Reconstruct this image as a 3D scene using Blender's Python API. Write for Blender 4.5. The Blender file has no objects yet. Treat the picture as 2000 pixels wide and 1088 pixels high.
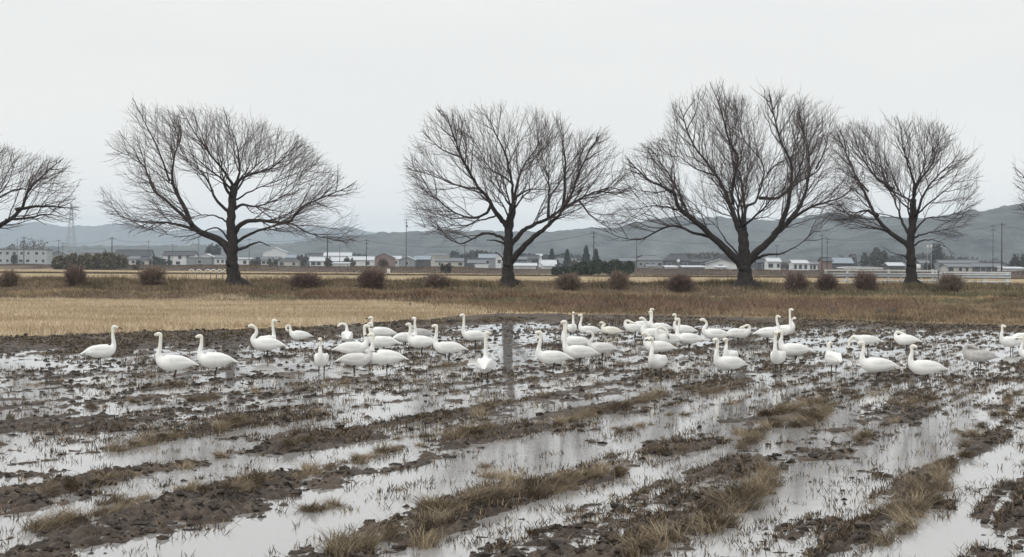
import bpy, math, random
import numpy as np
from mathutils import Vector, Matrix
random.seed(7); rng = np.random.default_rng(11)
C = bpy.context.scene.collection
S = bpy.context.scene
F, HC, ROLL = 3000.0, 2.6, 0.006          # focal length in photo pixels, eye height, roll

# ---------------------------------------------------------------- pixel <-> world
def uv(px, py):
    dx, dy = px-1000.0, 544.0-py
    return dx*math.cos(ROLL)-dy*math.sin(ROLL), dx*math.sin(ROLL)+dy*math.cos(ROLL)-32.0
def G(px, py, z0=0.0):
    u, v = uv(px, py); Y = F*(HC-z0)/(-v)
    return u/F*Y, Y
def P(px, py, Y):
    u, v = uv(px, py)
    return (u/F*Y, Y, HC+v/F*Y)

# ---------------------------------------------------------------- mesh helpers
def link(o, parent=None):
    C.objects.link(o)
    if parent is not None: o.parent = parent
    return o
def mk(name, V, Fa, mat, parent=None, smooth=True, tint=None, mats=None, midx=None):
    V = np.asarray(V, dtype=np.float32).reshape(-1, 3)
    me = bpy.data.meshes.new(name)
    if isinstance(Fa, np.ndarray):
        nf, k = Fa.shape
        me.vertices.add(len(V)); me.vertices.foreach_set('co', V.ravel())
        me.loops.add(nf*k); me.loops.foreach_set('vertex_index', Fa.astype(np.int32).ravel())
        me.polygons.add(nf); me.polygons.foreach_set('loop_start', np.arange(0, nf*k, k, dtype=np.int32))
        try: me.polygons.foreach_set('loop_total', np.full(nf, k, dtype=np.int32))
        except Exception: pass
        me.update(calc_edges=True)
    else:
        me.from_pydata([tuple(map(float, v)) for v in V], [], [tuple(f) for f in Fa]); me.update()
    me.polygons.foreach_set('use_smooth', np.full(len(me.polygons), smooth, dtype=bool))
    if tint is not None:
        a = me.color_attributes.new('tint', 'FLOAT_COLOR', 'POINT')
        t = np.ones((len(V), 4), dtype=np.float32); t[:, :3] = tint
        a.data.foreach_set('color', t.ravel())
    for m in (mats or [mat]): me.materials.append(m)
    if midx is not None: me.polygons.foreach_set('material_index', np.asarray(midx, dtype=np.int32))
    o = bpy.data.objects.new(name, me); return link(o, parent)
def tag(o, label=None, cat=None, group=None, kind=None):
    if label: o['label'] = label
    if cat: o['category'] = cat
    if group: o['group'] = group
    if kind: o['kind'] = kind
    return o
def thing(name, label, cat, loc=(0, 0, 0), rz=0, group=None, sc=1.0):
    o = bpy.data.objects.new(name, None); link(o)
    o.location = loc; o.rotation_euler = (0, 0, rz); o.scale = (sc, sc, sc); o.empty_display_size = .2
    return tag(o, label, cat, group)
class MB:
    def __init__(s): s.v = []; s.f = []
    def add(s, V, Fa):
        n = len(s.v); s.v += [tuple(v) for v in V]; s.f += [tuple(i+n for i in f) for f in Fa]; return s
    def box(s, x0, x1, y0, y1, z0, z1):
        return s.add([(x0,y0,z0),(x1,y0,z0),(x1,y1,z0),(x0,y1,z0),(x0,y0,z1),(x1,y0,z1),(x1,y1,z1),(x0,y1,z1)],
                     [(0,3,2,1),(4,5,6,7),(0,1,5,4),(1,2,6,5),(2,3,7,6),(3,0,4,7)])
    def tube(s, pts, rad, n=6, caps=True):
        V, Fa = tube_vf(pts, rad, n, caps); return s.add(V, Fa)
    def build(s, name, mat, parent=None, smooth=False): return mk(name, s.v, s.f, mat, parent, smooth)
def tube_vf(pts, rad, n=6, caps=True):
    pts = [Vector(p) for p in pts]; m = len(pts)
    if not hasattr(rad, '__len__'): rad = [rad]*m
    V = []; Fa = []
    t0 = (pts[1]-pts[0]).normalized()
    a = Vector((0, 1, 0)) if abs(t0.y) < .9 else Vector((1, 0, 0))
    nrm = (a - t0*a.dot(t0)).normalized()
    for i in range(m):
        t = (pts[min(i+1, m-1)]-pts[max(i-1, 0)])
        t = t.normalized() if t.length > 1e-9 else t0
        nrm = nrm - t*nrm.dot(t)
        nrm = nrm.normalized() if nrm.length > 1e-6 else t.orthogonal().normalized()
        b = t.cross(nrm)
        for k in range(n):
            an = 2*math.pi*k/n
            V.append(pts[i] + (nrm*math.cos(an) + b*math.sin(an))*rad[i])
    for i in range(m-1):
        for k in range(n):
            Fa.append((i*n+k, i*n+(k+1) % n, (i+1)*n+(k+1) % n, (i+1)*n+k))
    if caps: Fa.append(tuple(range(n-1, -1, -1))); Fa.append(tuple((m-1)*n+k for k in range(n)))
    return V, Fa
def cat(ctrl, per=5):
    A = np.asarray(ctrl, float); out = []
    n = len(A)
    for i in range(n-1):
        p0, p1, p2, p3 = A[max(i-1, 0)], A[i], A[i+1], A[min(i+2, n-1)]
        for k in range(per):
            t = k/per
            out.append(.5*((2*p1)+(-p0+p2)*t+(2*p0-5*p1+4*p2-p3)*t*t+(-p0+3*p1-3*p2+p3)*t**3))
    out.append(A[-1]); return np.array(out)
def loft(ctrl, n=14, per=4, first=(0, 1, 0)):
    """ctrl rows: x,y,z, half width, half height"""
    A = cat(ctrl, per); m = len(A); V = []; Fa = []
    side = Vector(first)
    for i in range(m):
        t = Vector(A[min(i+1, m-1), :3]-A[max(i-1, 0), :3]).normalized()
        side = (side - t*side.dot(t)).normalized(); up = t.cross(side)*-1
        p = Vector(A[i, :3]); ra, rb = max(A[i, 3], .002), max(A[i, 4], .002)
        for k in range(n):
            an = 2*math.pi*k/n
            V.append(p + side*math.cos(an)*ra + up*math.sin(an)*rb)
    for i in range(m-1):
        for k in range(n): Fa.append((i*n+k, (i+1)*n+k, (i+1)*n+(k+1) % n, i*n+(k+1) % n))
    Fa.append(tuple(range(n))); Fa.append(tuple((m-1)*n+k for k in range(n-1, -1, -1)))
    return V, Fa

# ---------------------------------------------------------------- noise (numpy)
def _h(ix, iy, s):
    n = (ix.astype(np.int64)*374761393 + iy.astype(np.int64)*668265263 + s*1442695041) & 0xffffffff
    n = ((n ^ (n >> 13))*1274126177) & 0xffffffff
    n = (n ^ (n >> 16)) & 0xffffff
    return n/float(0xffffff)
def vn(x, y, s=0):
    x = np.asarray(x, float); y = np.asarray(y, float)
    ix, iy = np.floor(x), np.floor(y); fx, fy = x-ix, y-iy
    fx = fx*fx*fx*(fx*(fx*6-15)+10); fy = fy*fy*fy*(fy*(fy*6-15)+10)
    ix = ix.astype(np.int64); iy = iy.astype(np.int64)
    a, b = _h(ix, iy, s), _h(ix+1, iy, s); c, d = _h(ix, iy+1, s), _h(ix+1, iy+1, s)
    return ((a*(1-fx)+b*fx)*(1-fy)+(c*(1-fx)+d*fx)*fy)*2-1
def fbm(x, y, s=0, o=4, g=.5):
    r = 0; a = 1; t = 0
    for k in range(o):
        r = r+a*vn(x*2**k*1.03+k*17.3, y*2**k*.98+k*9.1, s+k); t += a; a *= g
    return r/t*1.6
def sst(a, b, x):
    t = np.clip((x-a)/(b-a), 0, 1); return t*t*(3-2*t)

# ---------------------------------------------------------------- materials
def mat(name, col=(.5, .5, .5), rough=.8, spec=.3, noise=None, bump=None, attr=False, ior=None, sss=0, metal=0):
    m = bpy.data.materials.new(name); m.use_nodes = True
    nt = m.node_tree; b = nt.nodes['Principled BSDF']
    b.inputs['Roughness'].default_value = rough; b.inputs['Specular IOR Level'].default_value = spec
    b.inputs['Metallic'].default_value = metal
    if ior: b.inputs['IOR'].default_value = ior
    src = None
    if attr:
        a = nt.nodes.new('ShaderNodeAttribute'); a.attribute_name = 'tint'; src = a.outputs['Color']
    geo = nt.nodes.new('ShaderNodeNewGeometry')
    if noise:
        sc, amt = noise[0], noise[1]; stretch = noise[2] if len(noise) > 2 else (1, 1, 1)
        mp = nt.nodes.new('ShaderNodeMapping'); mp.inputs['Scale'].default_value = stretch
        nt.links.new(geo.outputs['Position'], mp.inputs['Vector'])
        n = nt.nodes.new('ShaderNodeTexNoise'); n.inputs['Scale'].default_value = sc; n.inputs['Detail'].default_value = 6
        n.inputs['Roughness'].default_value = .65
        nt.links.new(mp.outputs['Vector'], n.inputs['Vector'])
        r = nt.nodes.new('ShaderNodeMapRange'); r.inputs['From Min'].default_value = .3; r.inputs['From Max'].default_value = .7
        r.inputs['To Min'].default_value = 1-amt; r.inputs['To Max'].default_value = 1+amt
        nt.links.new(n.outputs['Fac'], r.inputs['Value'])
        mx = nt.nodes.new('ShaderNodeVectorMath'); mx.operation = 'SCALE'
        if src: nt.links.new(src, mx.inputs[0])
        else: mx.inputs[0].default_value = col
        nt.links.new(r.outputs['Result'], mx.inputs['Scale']); src = mx.outputs['Vector']
    if src: nt.links.new(src, b.inputs['Base Color'])
    else: b.inputs['Base Color'].default_value = (*col, 1)
    if bump:
        n2 = nt.nodes.new('ShaderNodeTexNoise'); n2.inputs['Scale'].default_value = bump[0]; n2.inputs['Detail'].default_value = 5
        nt.links.new(geo.outputs['Position'], n2.inputs['Vector'])
        bp = nt.nodes.new('ShaderNodeBump'); bp.inputs['Strength'].default_value = bump[1]; bp.inputs['Distance'].default_value = bump[2]
        nt.links.new(n2.outputs['Fac'], bp.inputs['Height']); nt.links.new(bp.outputs['Normal'], b.inputs['Normal'])
    return m
M = {}
M['mud'] = mat('wet_mud', rough=.6, spec=.2, attr=True, noise=(9, .45), bump=(30, .7, .02))
M['straw'] = mat('dry_straw', rough=.8, spec=.15, attr=True)
M['ground'] = mat('field_soil', rough=.95, spec=.1, attr=True, noise=(3, .3), bump=(8, .6, .05))
M['bark'] = mat('grey_brown_bark', (.040, .034, .032), .9, .15, noise=(6, .5, (1, 1, .25)), bump=(14, .8, .04))
M['twig'] = mat('dark_twig', (.10, .078, .073), .9, .15, noise=(2, .3))
M['shrub'] = mat('brown_brushwood', rough=.95, spec=.1, attr=True)
M['leaf'] = mat('evergreen_leaf', rough=.8, spec=.15, attr=True)
M['plume'] = mat('white_plumage', (.82, .812, .785), .75, .15, noise=(5, .10), bump=(45, .35, .006))
M['plume_cream'] = mat('stained_plumage', (.80, .77, .68), .75, .15, noise=(9, .10), bump=(45, .35, .006))
M['plume_pale'] = mat('pale_grey_young_plumage', (.68, .665, .64), .8, .15, noise=(10, .12), bump=(45, .4, .006))
M['plume_grey'] = mat('grey_young_plumage', (.50, .48, .46), .8, .15, noise=(10, .18), bump=(45, .4, .006))
M['bill'] = mat('black_bill', (.02, .018, .018), .35, .5)
M['bill_y'] = mat('yellow_bill_base', (.72, .48, .06), .5, .4)
M['leg'] = mat('black_leg', (.018, .017, .017), .5, .4)
M['white'] = mat('white_wall', (.66, .67, .66), .8, .2, noise=(.6, .10))
M['cream'] = mat('cream_wall', (.50, .48, .43), .8, .2, noise=(.6, .10))
M['pale_grey'] = mat('pale_grey_wall', (.43, .45, .45), .8, .2, noise=(.4, .12))
M['greyw'] = mat('grey_wall', (.26, .27, .28), .8, .2, noise=(.6, .12))
M['darkw'] = mat('dark_wall', (.10, .10, .105), .8, .2, noise=(.6, .15))
M['redw'] = mat('rusty_red_wall', (.25, .175, .155), .8, .2, noise=(.6, .15))
M['brown'] = mat('brown_wall', (.16, .12, .10), .8, .2, noise=(.6, .15))
M['roof_d'] = mat('dark_tile_roof', (.055, .058, .065), .55, .3, noise=(1.2, .2, (3, 1, 1)))
M['roof_g'] = mat('grey_tile_roof', (.15, .16, .175), .6, .3, noise=(1.2, .2, (3, 1, 1)))
M['roof_w'] = mat('pale_metal_roof', (.52, .54, .56), .5, .3, noise=(.8, .12, (3, 1, 1)))
M['roof_b'] = mat('blue_grey_roof', (.24, .28, .32), .5, .3, noise=(1.2, .15, (3, 1, 1)))
M['glass'] = mat('dark_window_glass', (.045, .05, .06), .15, .5)
M['concrete'] = mat('grey_concrete', (.20, .20, .20), .85, .2, noise=(3, .15))
M['pole'] = mat('weathered_pole', (.09, .088, .085), .85, .2)
M['steel'] = mat('galvanised_steel', (.34, .36, .38), .5, .4)
M['wire'] = mat('black_wire', (.05, .05, .055), .7, .2)
M['rail'] = mat('white_painted_rail', (.78, .79, .78), .5, .4, noise=(4, .12))
M['beam'] = mat('pale_grey_beam', (.52, .54, .55), .5, .4, noise=(4, .15))
M['hill'] = mat('wooded_hillside', (.066, .068, .060), .95, .05, noise=(.022, 1.0, (1, .5, 1.6)), bump=(.10, 1, 10))
M['crow'] = mat('black_feathers', (.02, .02, .022), .6, .3)

# water
def water_mat():
    m = bpy.data.materials.new('muddy_water'); m.use_nodes = True; nt = m.node_tree
    b = nt.nodes['Principled BSDF']; b.inputs['Base Color'].default_value = (.33, .32, .31, 1)
    b.inputs['Roughness'].default_value = .05; b.inputs['IOR'].default_value = 1.8; b.inputs['Specular IOR Level'].default_value = .6
    geo = nt.nodes.new('ShaderNodeNewGeometry')
    n = nt.nodes.new('ShaderNodeTexNoise'); n.inputs['Scale'].default_value = 5; n.inputs['Detail'].default_value = 3
    nt.links.new(geo.outputs['Position'], n.inputs['Vector'])
    bp = nt.nodes.new('ShaderNodeBump'); bp.inputs['Strength'].default_value = .25; bp.inputs['Distance'].default_value = .003
    nt.links.new(n.outputs['Fac'], bp.inputs['Height']); nt.links.new(bp.outputs['Normal'], b.inputs['Normal'])
    return m
M['water'] = water_mat()

# ---------------------------------------------------------------- camera, world, sun
cam = bpy.data.cameras.new('camera'); co = link(bpy.data.objects.new('camera', cam))
cam.sensor_width = 36; cam.lens = 36*F/2000; cam.shift_y = -32/2000; cam.clip_start = .1; cam.clip_end = 30000
co.location = (0, 0, HC); co.rotation_euler = (Matrix.Rotation(math.pi/2, 3, 'X') @ Matrix.Rotation(ROLL, 3, 'Z')).to_euler()
S.camera = co
S.render.resolution_x = 1024; S.render.resolution_y = 557
S.view_settings.view_transform = 'Standard'; S.view_settings.look = 'None'; S.view_settings.exposure = 0; S.view_settings.gamma = 1
SUN_EL, SUN_AZ = math.radians(50), math.radians(-55)      # azimuth from +Y towards +X; negative = left
w = bpy.data.worlds.new('World'); S.world = w; w.use_nodes = True; nt = w.node_tree
bg = nt.nodes['Background']; bg.inputs['Strength'].default_value = .128
S.cycles.volume_bounces = 2
sky = nt.nodes.new('ShaderNodeTexSky'); sky.sky_type = 'NISHITA'; sky.sun_disc = False
sky.sun_elevation = SUN_EL; sky.sun_rotation = SUN_AZ; sky.dust_density = 3
tc = nt.nodes.new('ShaderNodeTexCoord')
mp = nt.nodes.new('ShaderNodeMapping'); mp.inputs['Scale'].default_value = (1, 1, 4)
nt.links.new(tc.outputs['Generated'], mp.inputs['Vector'])
nz = nt.nodes.new('ShaderNodeTexNoise'); nz.inputs['Scale'].default_value = 2.2; nz.inputs['Detail'].default_value = 4
nt.links.new(mp.outputs['Vector'], nz.inputs['Vector'])
cr = nt.nodes.new('ShaderNodeValToRGB'); cr.color_ramp.elements[0].position = .3; cr.color_ramp.elements[1].position = .7
cr.color_ramp.elements[0].color = (.745, .768, .775, 1); cr.color_ramp.elements[1].color = (.825, .835, .83, 1)
nt.links.new(nz.outputs['Fac'], cr.inputs['Fac'])
sc = nt.nodes.new('ShaderNodeVectorMath'); sc.operation = 'SCALE'; sc.inputs['Scale'].default_value = 10.0
nt.links.new(cr.outputs['Color'], sc.inputs[0])
mx = nt.nodes.new('ShaderNodeMixRGB'); mx.inputs['Fac'].default_value = .96
nt.links.new(sky.outputs['Color'], mx.inputs['Color1']); nt.links.new(sc.outputs['Vector'], mx.inputs['Color2'])
sp = nt.nodes.new('ShaderNodeSeparateXYZ'); nt.links.new(tc.outputs['Generated'], sp.inputs[0])
mr = nt.nodes.new('ShaderNodeFloatCurve')      # brightness of the cloud deck by height above the horizon
cv = mr.mapping.curves[0]
for px_, py_ in [(.03, .60), (.05, .515), (.1, .445), (.2, .425), (.6, .52)]: cv.points.new(px_, py_)
cv.points[0].location = (0, .70); cv.points[len(cv.points)-1].location = (1, .55); mr.mapping.update()
nt.links.new(sp.outputs['Z'], mr.inputs['Value'])
m2 = nt.nodes.new('ShaderNodeMath'); m2.operation = 'MULTIPLY'; m2.inputs[1].default_value = 2.12; nt.links.new(mr.outputs['Value'], m2.inputs[0])
wr = nt.nodes.new('ShaderNodeValToRGB'); wr.color_ramp.elements[0].color = (1.05, 1.0, .955, 1); wr.color_ramp.elements[1].color = (1, 1, 1, 1); wr.color_ramp.elements[1].position = .3
nt.links.new(sp.outputs['Z'], wr.inputs['Fac'])
m3 = nt.nodes.new('ShaderNodeVectorMath'); m3.operation = 'MULTIPLY'; nt.links.new(mx.outputs['Color'], m3.inputs[0]); nt.links.new(wr.outputs['Color'], m3.inputs[1])
s2 = nt.nodes.new('ShaderNodeVectorMath'); s2.operation = 'SCALE'; nt.links.new(m3.outputs['Vector'], s2.inputs[0]); nt.links.new(m2.outputs['Value'], s2.inputs['Scale'])
nt.links.new(s2.outputs['Vector'], bg.inputs['Color'])
sl = bpy.data.lights.new('sun', 'SUN'); sl.energy = .9; sl.angle = math.radians(25); sl.color = (1, .97, .92)
so = link(bpy.data.objects.new('sun', sl))
d = Vector((math.sin(SUN_AZ+math.pi*.0)*math.cos(SUN_EL), math.cos(SUN_AZ)*math.cos(SUN_EL)*-1, math.sin(SUN_EL)))
d = Vector((-math.cos(SUN_EL)*.75, -math.cos(SUN_EL)*.66, math.sin(SUN_EL)))
so.rotation_euler = d.to_track_quat('Z', 'Y').to_euler()
sky.sun_rotation = math.atan2(d.x, d.y)

# ---------------------------------------------------------------- terrain
TH = .467
EX = np.array([-200, -30, -16.9, -7.9, -3.1, 0, 7, 13, 20, 30, 200.])
EY = np.array([46, 46.5, 50.6, 59, 70, 77, 76, 72, 66, 62, 60.])
def edge(x): return np.interp(x, EX, EY)
PC = np.array([-30,-18.2,-17.6,-17.2,-16.2,-15.8,-15.4,-15.0,-13.8,-13.5,-13.0,-12.7,-12.4,-11.7,-11.45,-10.8,-10.5,-10.1,-8.7,-8.3,-7.9,-7.45,-7.3,-6.85,-6.6,-5.9,-5.55,-5.3,-5.1,-3.85,-3.68,-3.48,-3.33,-2.65,-2.3,-1.0,0.0,1.0,30])
PH = np.array([.00,-.01,.06,.02,-.01,.07,.04,-.05,-.05,.07,.06,.00,-.04,-.04,.09,.08,.00,-.06,-.06,.03,.08,.07,-.04,-.05,.03,.035,.10,.05,-.05,-.05,.09,.08,-.07,-.07,.03,.04,-.04,.02,.02])
def mudh(x, Y):
    x = np.asarray(x, float); Y = np.asarray(Y, float)
    c = x-Y*TH; a = x*TH+Y
    c = c+.15*fbm(a*.35, c*.5, 3, 2)
    prof = np.interp(c, PC, PH); prof = np.where(prof > 0, prof*.78, prof)
    far = sst(20, 31, Y); mid = sst(30, 40, Y)
    brk = fbm(a*.42, c*.8, 13, 3)
    prof = np.where(prof > 0, prof*np.clip(.72+brk*1.3, -.5, 1.25), prof+np.clip(brk, 0, 1)*.07)
    h = prof*(1-far*.6-mid*.3) - .024*(1-far)
    h = h - .026*far - .001*mid + .016*np.cos(2*np.pi*c/1.03)*(1-.4*mid)*(.5+.5*far)
    big = fbm(c*.9, a*.38, 21, 3)
    h = h + big*(.022+.006*far)
    med = fbm(c*3.6, a*2.2, 33, 3)
    h = h + med*(.026+.004*far)
    fine = fbm(x*9, Y*7, 45, 3, .6)
    wet = np.clip((prof+.08)/.1, .25, 1)
    wet = wet*(1-far)+far
    h = h + np.clip(fine, -.6, 1)*.030*wet
    h = h + np.clip(vn(x*24, Y*20, 48)+.5*vn(x*47, Y*41, 49), -.7, 1.2)*.015*(1-far)
    cl = vn(x*5.2, Y*4.1, 77)
    h = h + np.clip(cl-.5, 0, 1)*.10*wet
    h = np.where(h > 0, h*(1-.5*far), h)
    e = edge(x)
    right = sst(8, 16, x)
    h = h + .045*sst(e-15+right*7, e-6+right*3, Y) - .008*right*far
    return h
rows = [9.0]
while rows[-1] < 30: rows.append(rows[-1]+.030+max(0, rows[-1]-16)*.0016)
while rows[-1] < 80: rows.append(rows[-1]+.085)
rows = np.array(rows); tcol = np.linspace(-.42, .42, 680)
YY, TT = np.meshgrid(rows, tcol, indexing='ij'); XX = TT*(YY+2)
ZZ = mudh(XX, YY)
e = edge(XX+fbm(XX*.5, YY*.5, 5, 2)*.6)
ZZ = ZZ*(1-sst(e, e+.6, YY)) - .3*sst(e+.1, e+.9, YY)
nr, nc = YY.shape
idx = np.arange(nr*nc).reshape(nr, nc)
Q = np.stack([idx[:-1, :-1], idx[:-1, 1:], idx[1:, 1:], idx[1:, :-1]], -1).reshape(-1, 4)
zc = ZZ.ravel(); keep = (zc[Q].max(1) > -.03)
t1 = fbm(XX*.6, YY*.6, 61, 3).ravel(); t2 = fbm(XX*4, YY*4, 62, 3).ravel()
col = np.array([.068, .050, .038])[None, :]*(1+.25*t1+.4*t2)[:, None]
dry = np.clip(sst(.05, .12, zc)*.6+sst(.2, .8, t1)*.25+.35*sst(42, 60, YY.ravel()), 0, 1)[:, None]
col = col*(1-dry)+dry*np.array([.105, .079, .056])*(1+.35*t2)[:, None]
col = np.clip(col, .012, .5)
Q = Q[keep]
used = np.unique(Q); remap = np.full(nr*nc, -1, dtype=np.int64); remap[used] = np.arange(len(used))
mo = mk('mud', np.stack([XX, YY, ZZ], -1).reshape(-1, 3)[used], remap[Q], M['mud'], tint=col[used], smooth=True)
tag(mo, 'wet dark brown churned mud of the flooded rice paddy', 'mud', kind='structure')
wb = MB(); wb.add([(-120, -10, 0), (120, -10, 0), (120, 82, 0), (-120, 82, 0)], [(0, 1, 2, 3)])
tag(wb.build('water', M['water']), 'still grey water standing in the rice paddy', 'water', kind='structure')

def bermz(x, Y):
    """low bank that carries the trees"""
    n = fbm(x*.12, Y*.3, 91, 2)*.10+fbm(x*.7, Y*.9, 93, 3)*.10
    z1 = .42*sst(94, 97.5, Y+n*8) - .25*sst(99, 100.2, Y)*(1-sst(100.8, 102, Y))
    z2 = .42*sst(100.8, 103.5, Y) + .16*sst(104, 107, Y)
    return (z1+z2)*(1-sst(115, 121, Y)) + n*.8*sst(94, 97, Y)*(1-sst(115, 120, Y))
BANK = lambda x: np.interp(x, [-200, -130, 0, 110, 200], [400, 390, 330, 322, 322])
def gz(x, Y):
    x = np.asarray(x, float); Y = np.asarray(Y, float)
    e = edge(x)
    z = -.4+.46*sst(e-.5, e+.7, Y)
    z = z + fbm(x*.5, Y*.5, 71, 3)*.03*sst(e, e+2, Y)
    z = z + bermz(x, Y)
    b = BANK(x)
    z = z + 1.15*sst(b-3, b+3, Y)*(1-sst(b+14, b+24, Y))*(1+.12*fbm(x*.05, Y*.02, 12, 2))
    return z
gx = np.concatenate([[-9000, -5000, -3000, -1800, -1000, -600, -400, -280, -200, -150, -120], np.arange(-100, 100.1, 1.0), [120, 150, 200, 280, 400, 600, 1000, 1800, 3000, 5000, 9000]])
gy = np.concatenate([[-60, -20, 0, 15, 30, 42], np.arange(44, 118, .35), np.arange(118, 300, 6), np.arange(300, 440, 2.5), [460, 500, 600, 800, 1100, 1600, 2300, 3300, 5000, 7000, 8500]])
GY, GX = np.meshgrid(gy, gx, indexing='ij'); GZ = gz(GX, GY)
n1 = fbm(GX*.08, GY*.12, 81, 3)[..., None]; n2 = fbm(GX*.9, GY*.9, 83, 3)[..., None]
tan = np.array([.36, .275, .165]); soil = np.array([.15, .11, .078]); grn = np.array([.075, .072, .040]); red = np.array([.20, .115, .075])
col = np.broadcast_to(tan, GX.shape+(3,)).copy()
rg_ = (sst(2.5, 6, GX+(GY-76)*.35)*(1-sst(100, 110, GY))*.85)[..., None]; col = col*(1-rg_)+rg_*np.array([.17, .125, .085])
a = (sst(90, 94, GY)*(1-sst(118, 122, GY)))[..., None]
berm = soil*(1-sst(-.1, .4, n1))+grn*sst(-.1, .4, n1)
col = col*(1-a)+berm*a
far = sst(440, 520, GY)[..., None]; col = col*(1-far)+far*np.array([.10, .095, .07])
bk = (sst(BANK(GX)-6, BANK(GX)-2, GY))[..., None]; col = col*(1-bk)+bk*np.array([.105, .08, .068])
dl = (np.exp(-((GY-282)/3.5)**2))[..., None]; col = col*(1-dl*.6)
col = np.clip(col*(1+.15*n1+.2*n2), .01, 1)
nr, nc = GX.shape; idx = np.arange(nr*nc).reshape(nr, nc)
Q = np.stack([idx[:-1, :-1], idx[:-1, 1:], idx[1:, 1:], idx[1:, :-1]], -1).reshape(-1, 4)
tag(mk('ground', np.stack([GX, GY, GZ], -1), Q, M['ground'], tint=col.reshape(-1, 3)), 'flat farmland of stubble fields and low earth banks', 'ground', kind='structure')

# ---------------------------------------------------------------- hills
def hills(name, prof, D, depth, seed, tree, label):
    px = np.array([p[0] for p in prof], float); py = np.array([p[1] for p in prof], float)
    W = D*.62; X = np.linspace(-W, W, 900); ys = np.linspace(0, 1, 26)
    pxx = X/D*F+1000
    top = np.array([P(a, np.interp(a, px, py), D)[2] for a in pxx])
    Yg, Xg = np.meshgrid(ys, X, indexing='ij')
    shape = np.sin(np.clip(ys*1.0, 0, 1)*math.pi)[:, None]**.8
    ridge = 1-.10*np.abs(fbm(Xg/(D*.045), ys[:, None]*3+Xg*0, seed, 3))*(1-np.abs(ys[:, None]-.5)*2*0)
    Z = top[None, :]*shape*np.where(np.abs(ys[:, None]-.5) < .03, 1, ridge)
    Z = Z + fbm(Xg/tree, ys[:, None]*40+Xg*0, seed+9, 3)*tree*.16*shape
    Z = np.maximum(Z, -1+0*Z)
    nr, nc = Xg.shape; idx = np.arange(nr*nc).reshape(nr, nc)
    Q = np.stack([idx[:-1, :-1], idx[:-1, 1:], idx[1:, 1:], idx[1:, :-1]], -1).reshape(-1, 4)
    Yw = D+(Yg-.5)*depth
    tag(mk(name, np.stack([Xg*Yw/D, Yw, Z], -1), Q, M['hill']), label, 'hills', kind='structure')
hills('hills', [(-600,440),(0,440),(60,436),(140,444),(230,437),(270,441),(340,452),(450,450),(560,448),(600,445),(640,446),(690,446),(740,455),(800,462),(900,475),(1100,480),(2600,480)], 7000, 1600, 3, 60, 'far blue hill ridge at the left horizon')
hills('hills', [(-600,490),(560,478),(620,466),(690,460),(760,455),(800,452),(860,450),(900,450),(960,451),(1000,455),(1060,453),(1130,447),(1200,447),(1225,440),(1260,430),(1300,425),(1360,427),(1400,424),(1440,424),(1500,431),(1560,425),(1600,418),(1640,418),(1700,425),(1800,427),(1860,430),(1950,436),(2100,440),(2600,440)], 3000, 900, 5, 22, 'wooded grey hill range behind the village')
hills('hills', [(-600,505),(1500,500),(1640,470),(1760,440),(1840,421),(1900,411),(1940,408),(1970,402),(2000,398),(2060,393),(2200,395),(2600,400)], 2400, 700, 8, 18, 'dark wooded hill rising at the right edge')

# ---------------------------------------------------------------- blades
def blades(name, x, y, z, h, az, lean, wd, colr, segs, mt, label, catg):
    n = len(x); ks = np.arange(segs+1)/segs
    V = np.zeros((n, segs+1, 2, 3)); ca, sa = np.cos(az), np.sin(az)
    for k, t in enumerate(ks):
        off = lean*h*t**1.8; zz = z+h*(t*(1-.25*np.minimum(lean, 1.6)*t))
        cx = x+ca*off; cy = y+sa*off; ww = wd*(1-t*.85)*.5
        ax, ay = np.ones(n)*.93, np.sin(az*3)*.37
        V[:, k, 0] = np.stack([cx-ax*ww, cy-ay*ww, zz], -1); V[:, k, 1] = np.stack([cx+ax*ww, cy+ay*ww, zz], -1)
    b = (np.arange(n)*(segs+1)*2)[:, None]; fs = []
    for k in range(segs):
        fs.append(np.stack([b[:, 0]+2*k, b[:, 0]+2*k+1, b[:, 0]+2*k+3, b[:, 0]+2*k+2], -1))
    Fq = np.stack(fs, 1).reshape(-1, 4)
    tint = np.repeat(np.clip(colr, .01, 1), (segs+1)*2, axis=0)
    return tag(mk(name, V, Fq, mt, tint=tint, smooth=False), label, catg, kind='stuff')
def colvar(n, base, amt=.3, base2=None, mixv=None):
    c = np.array(base)[None, :]*np.ones((n, 1))
    if base2 is not None: c = c*(1-mixv[:, None])+np.array(base2)[None, :]*mixv[:, None]
    return c*(1+amt*(rng.random((n, 1))*2-1))

# golden uncut field at the left
N = 210000
y = 46+rng.random(N)**.9*50; x = -44+rng.random(N)*50
e = edge(x+fbm(x*.5, y*.5, 5, 2)*.6)
k = (y > e+.5) & (np.abs(x) < y*.45) & (x < 2.0-(y-76)*.35+fbm(y*.3, x*.3, 6, 2)*3-np.abs(rng.normal(0, 2.2, len(x)))) & (y < 95+fbm(x*.3, y*0, 7, 2)); x, y = x[k], y[k]; n = len(x)
mv = np.clip(fbm(x*.18, y*.7, 8, 4)*1.1+.4, 0, 1)
blades('dry_grass_field', x, y, gz(x, y)-.02, .14+.14*rng.random(n), rng.random(n)*6.28, .25+.5*rng.random(n), .035, colvar(n, (.58, .475, .335), .2, (.42, .33, .22), mv), 1, M['straw'], 'pale golden dry grass standing in the field at left', 'grass')
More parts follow.
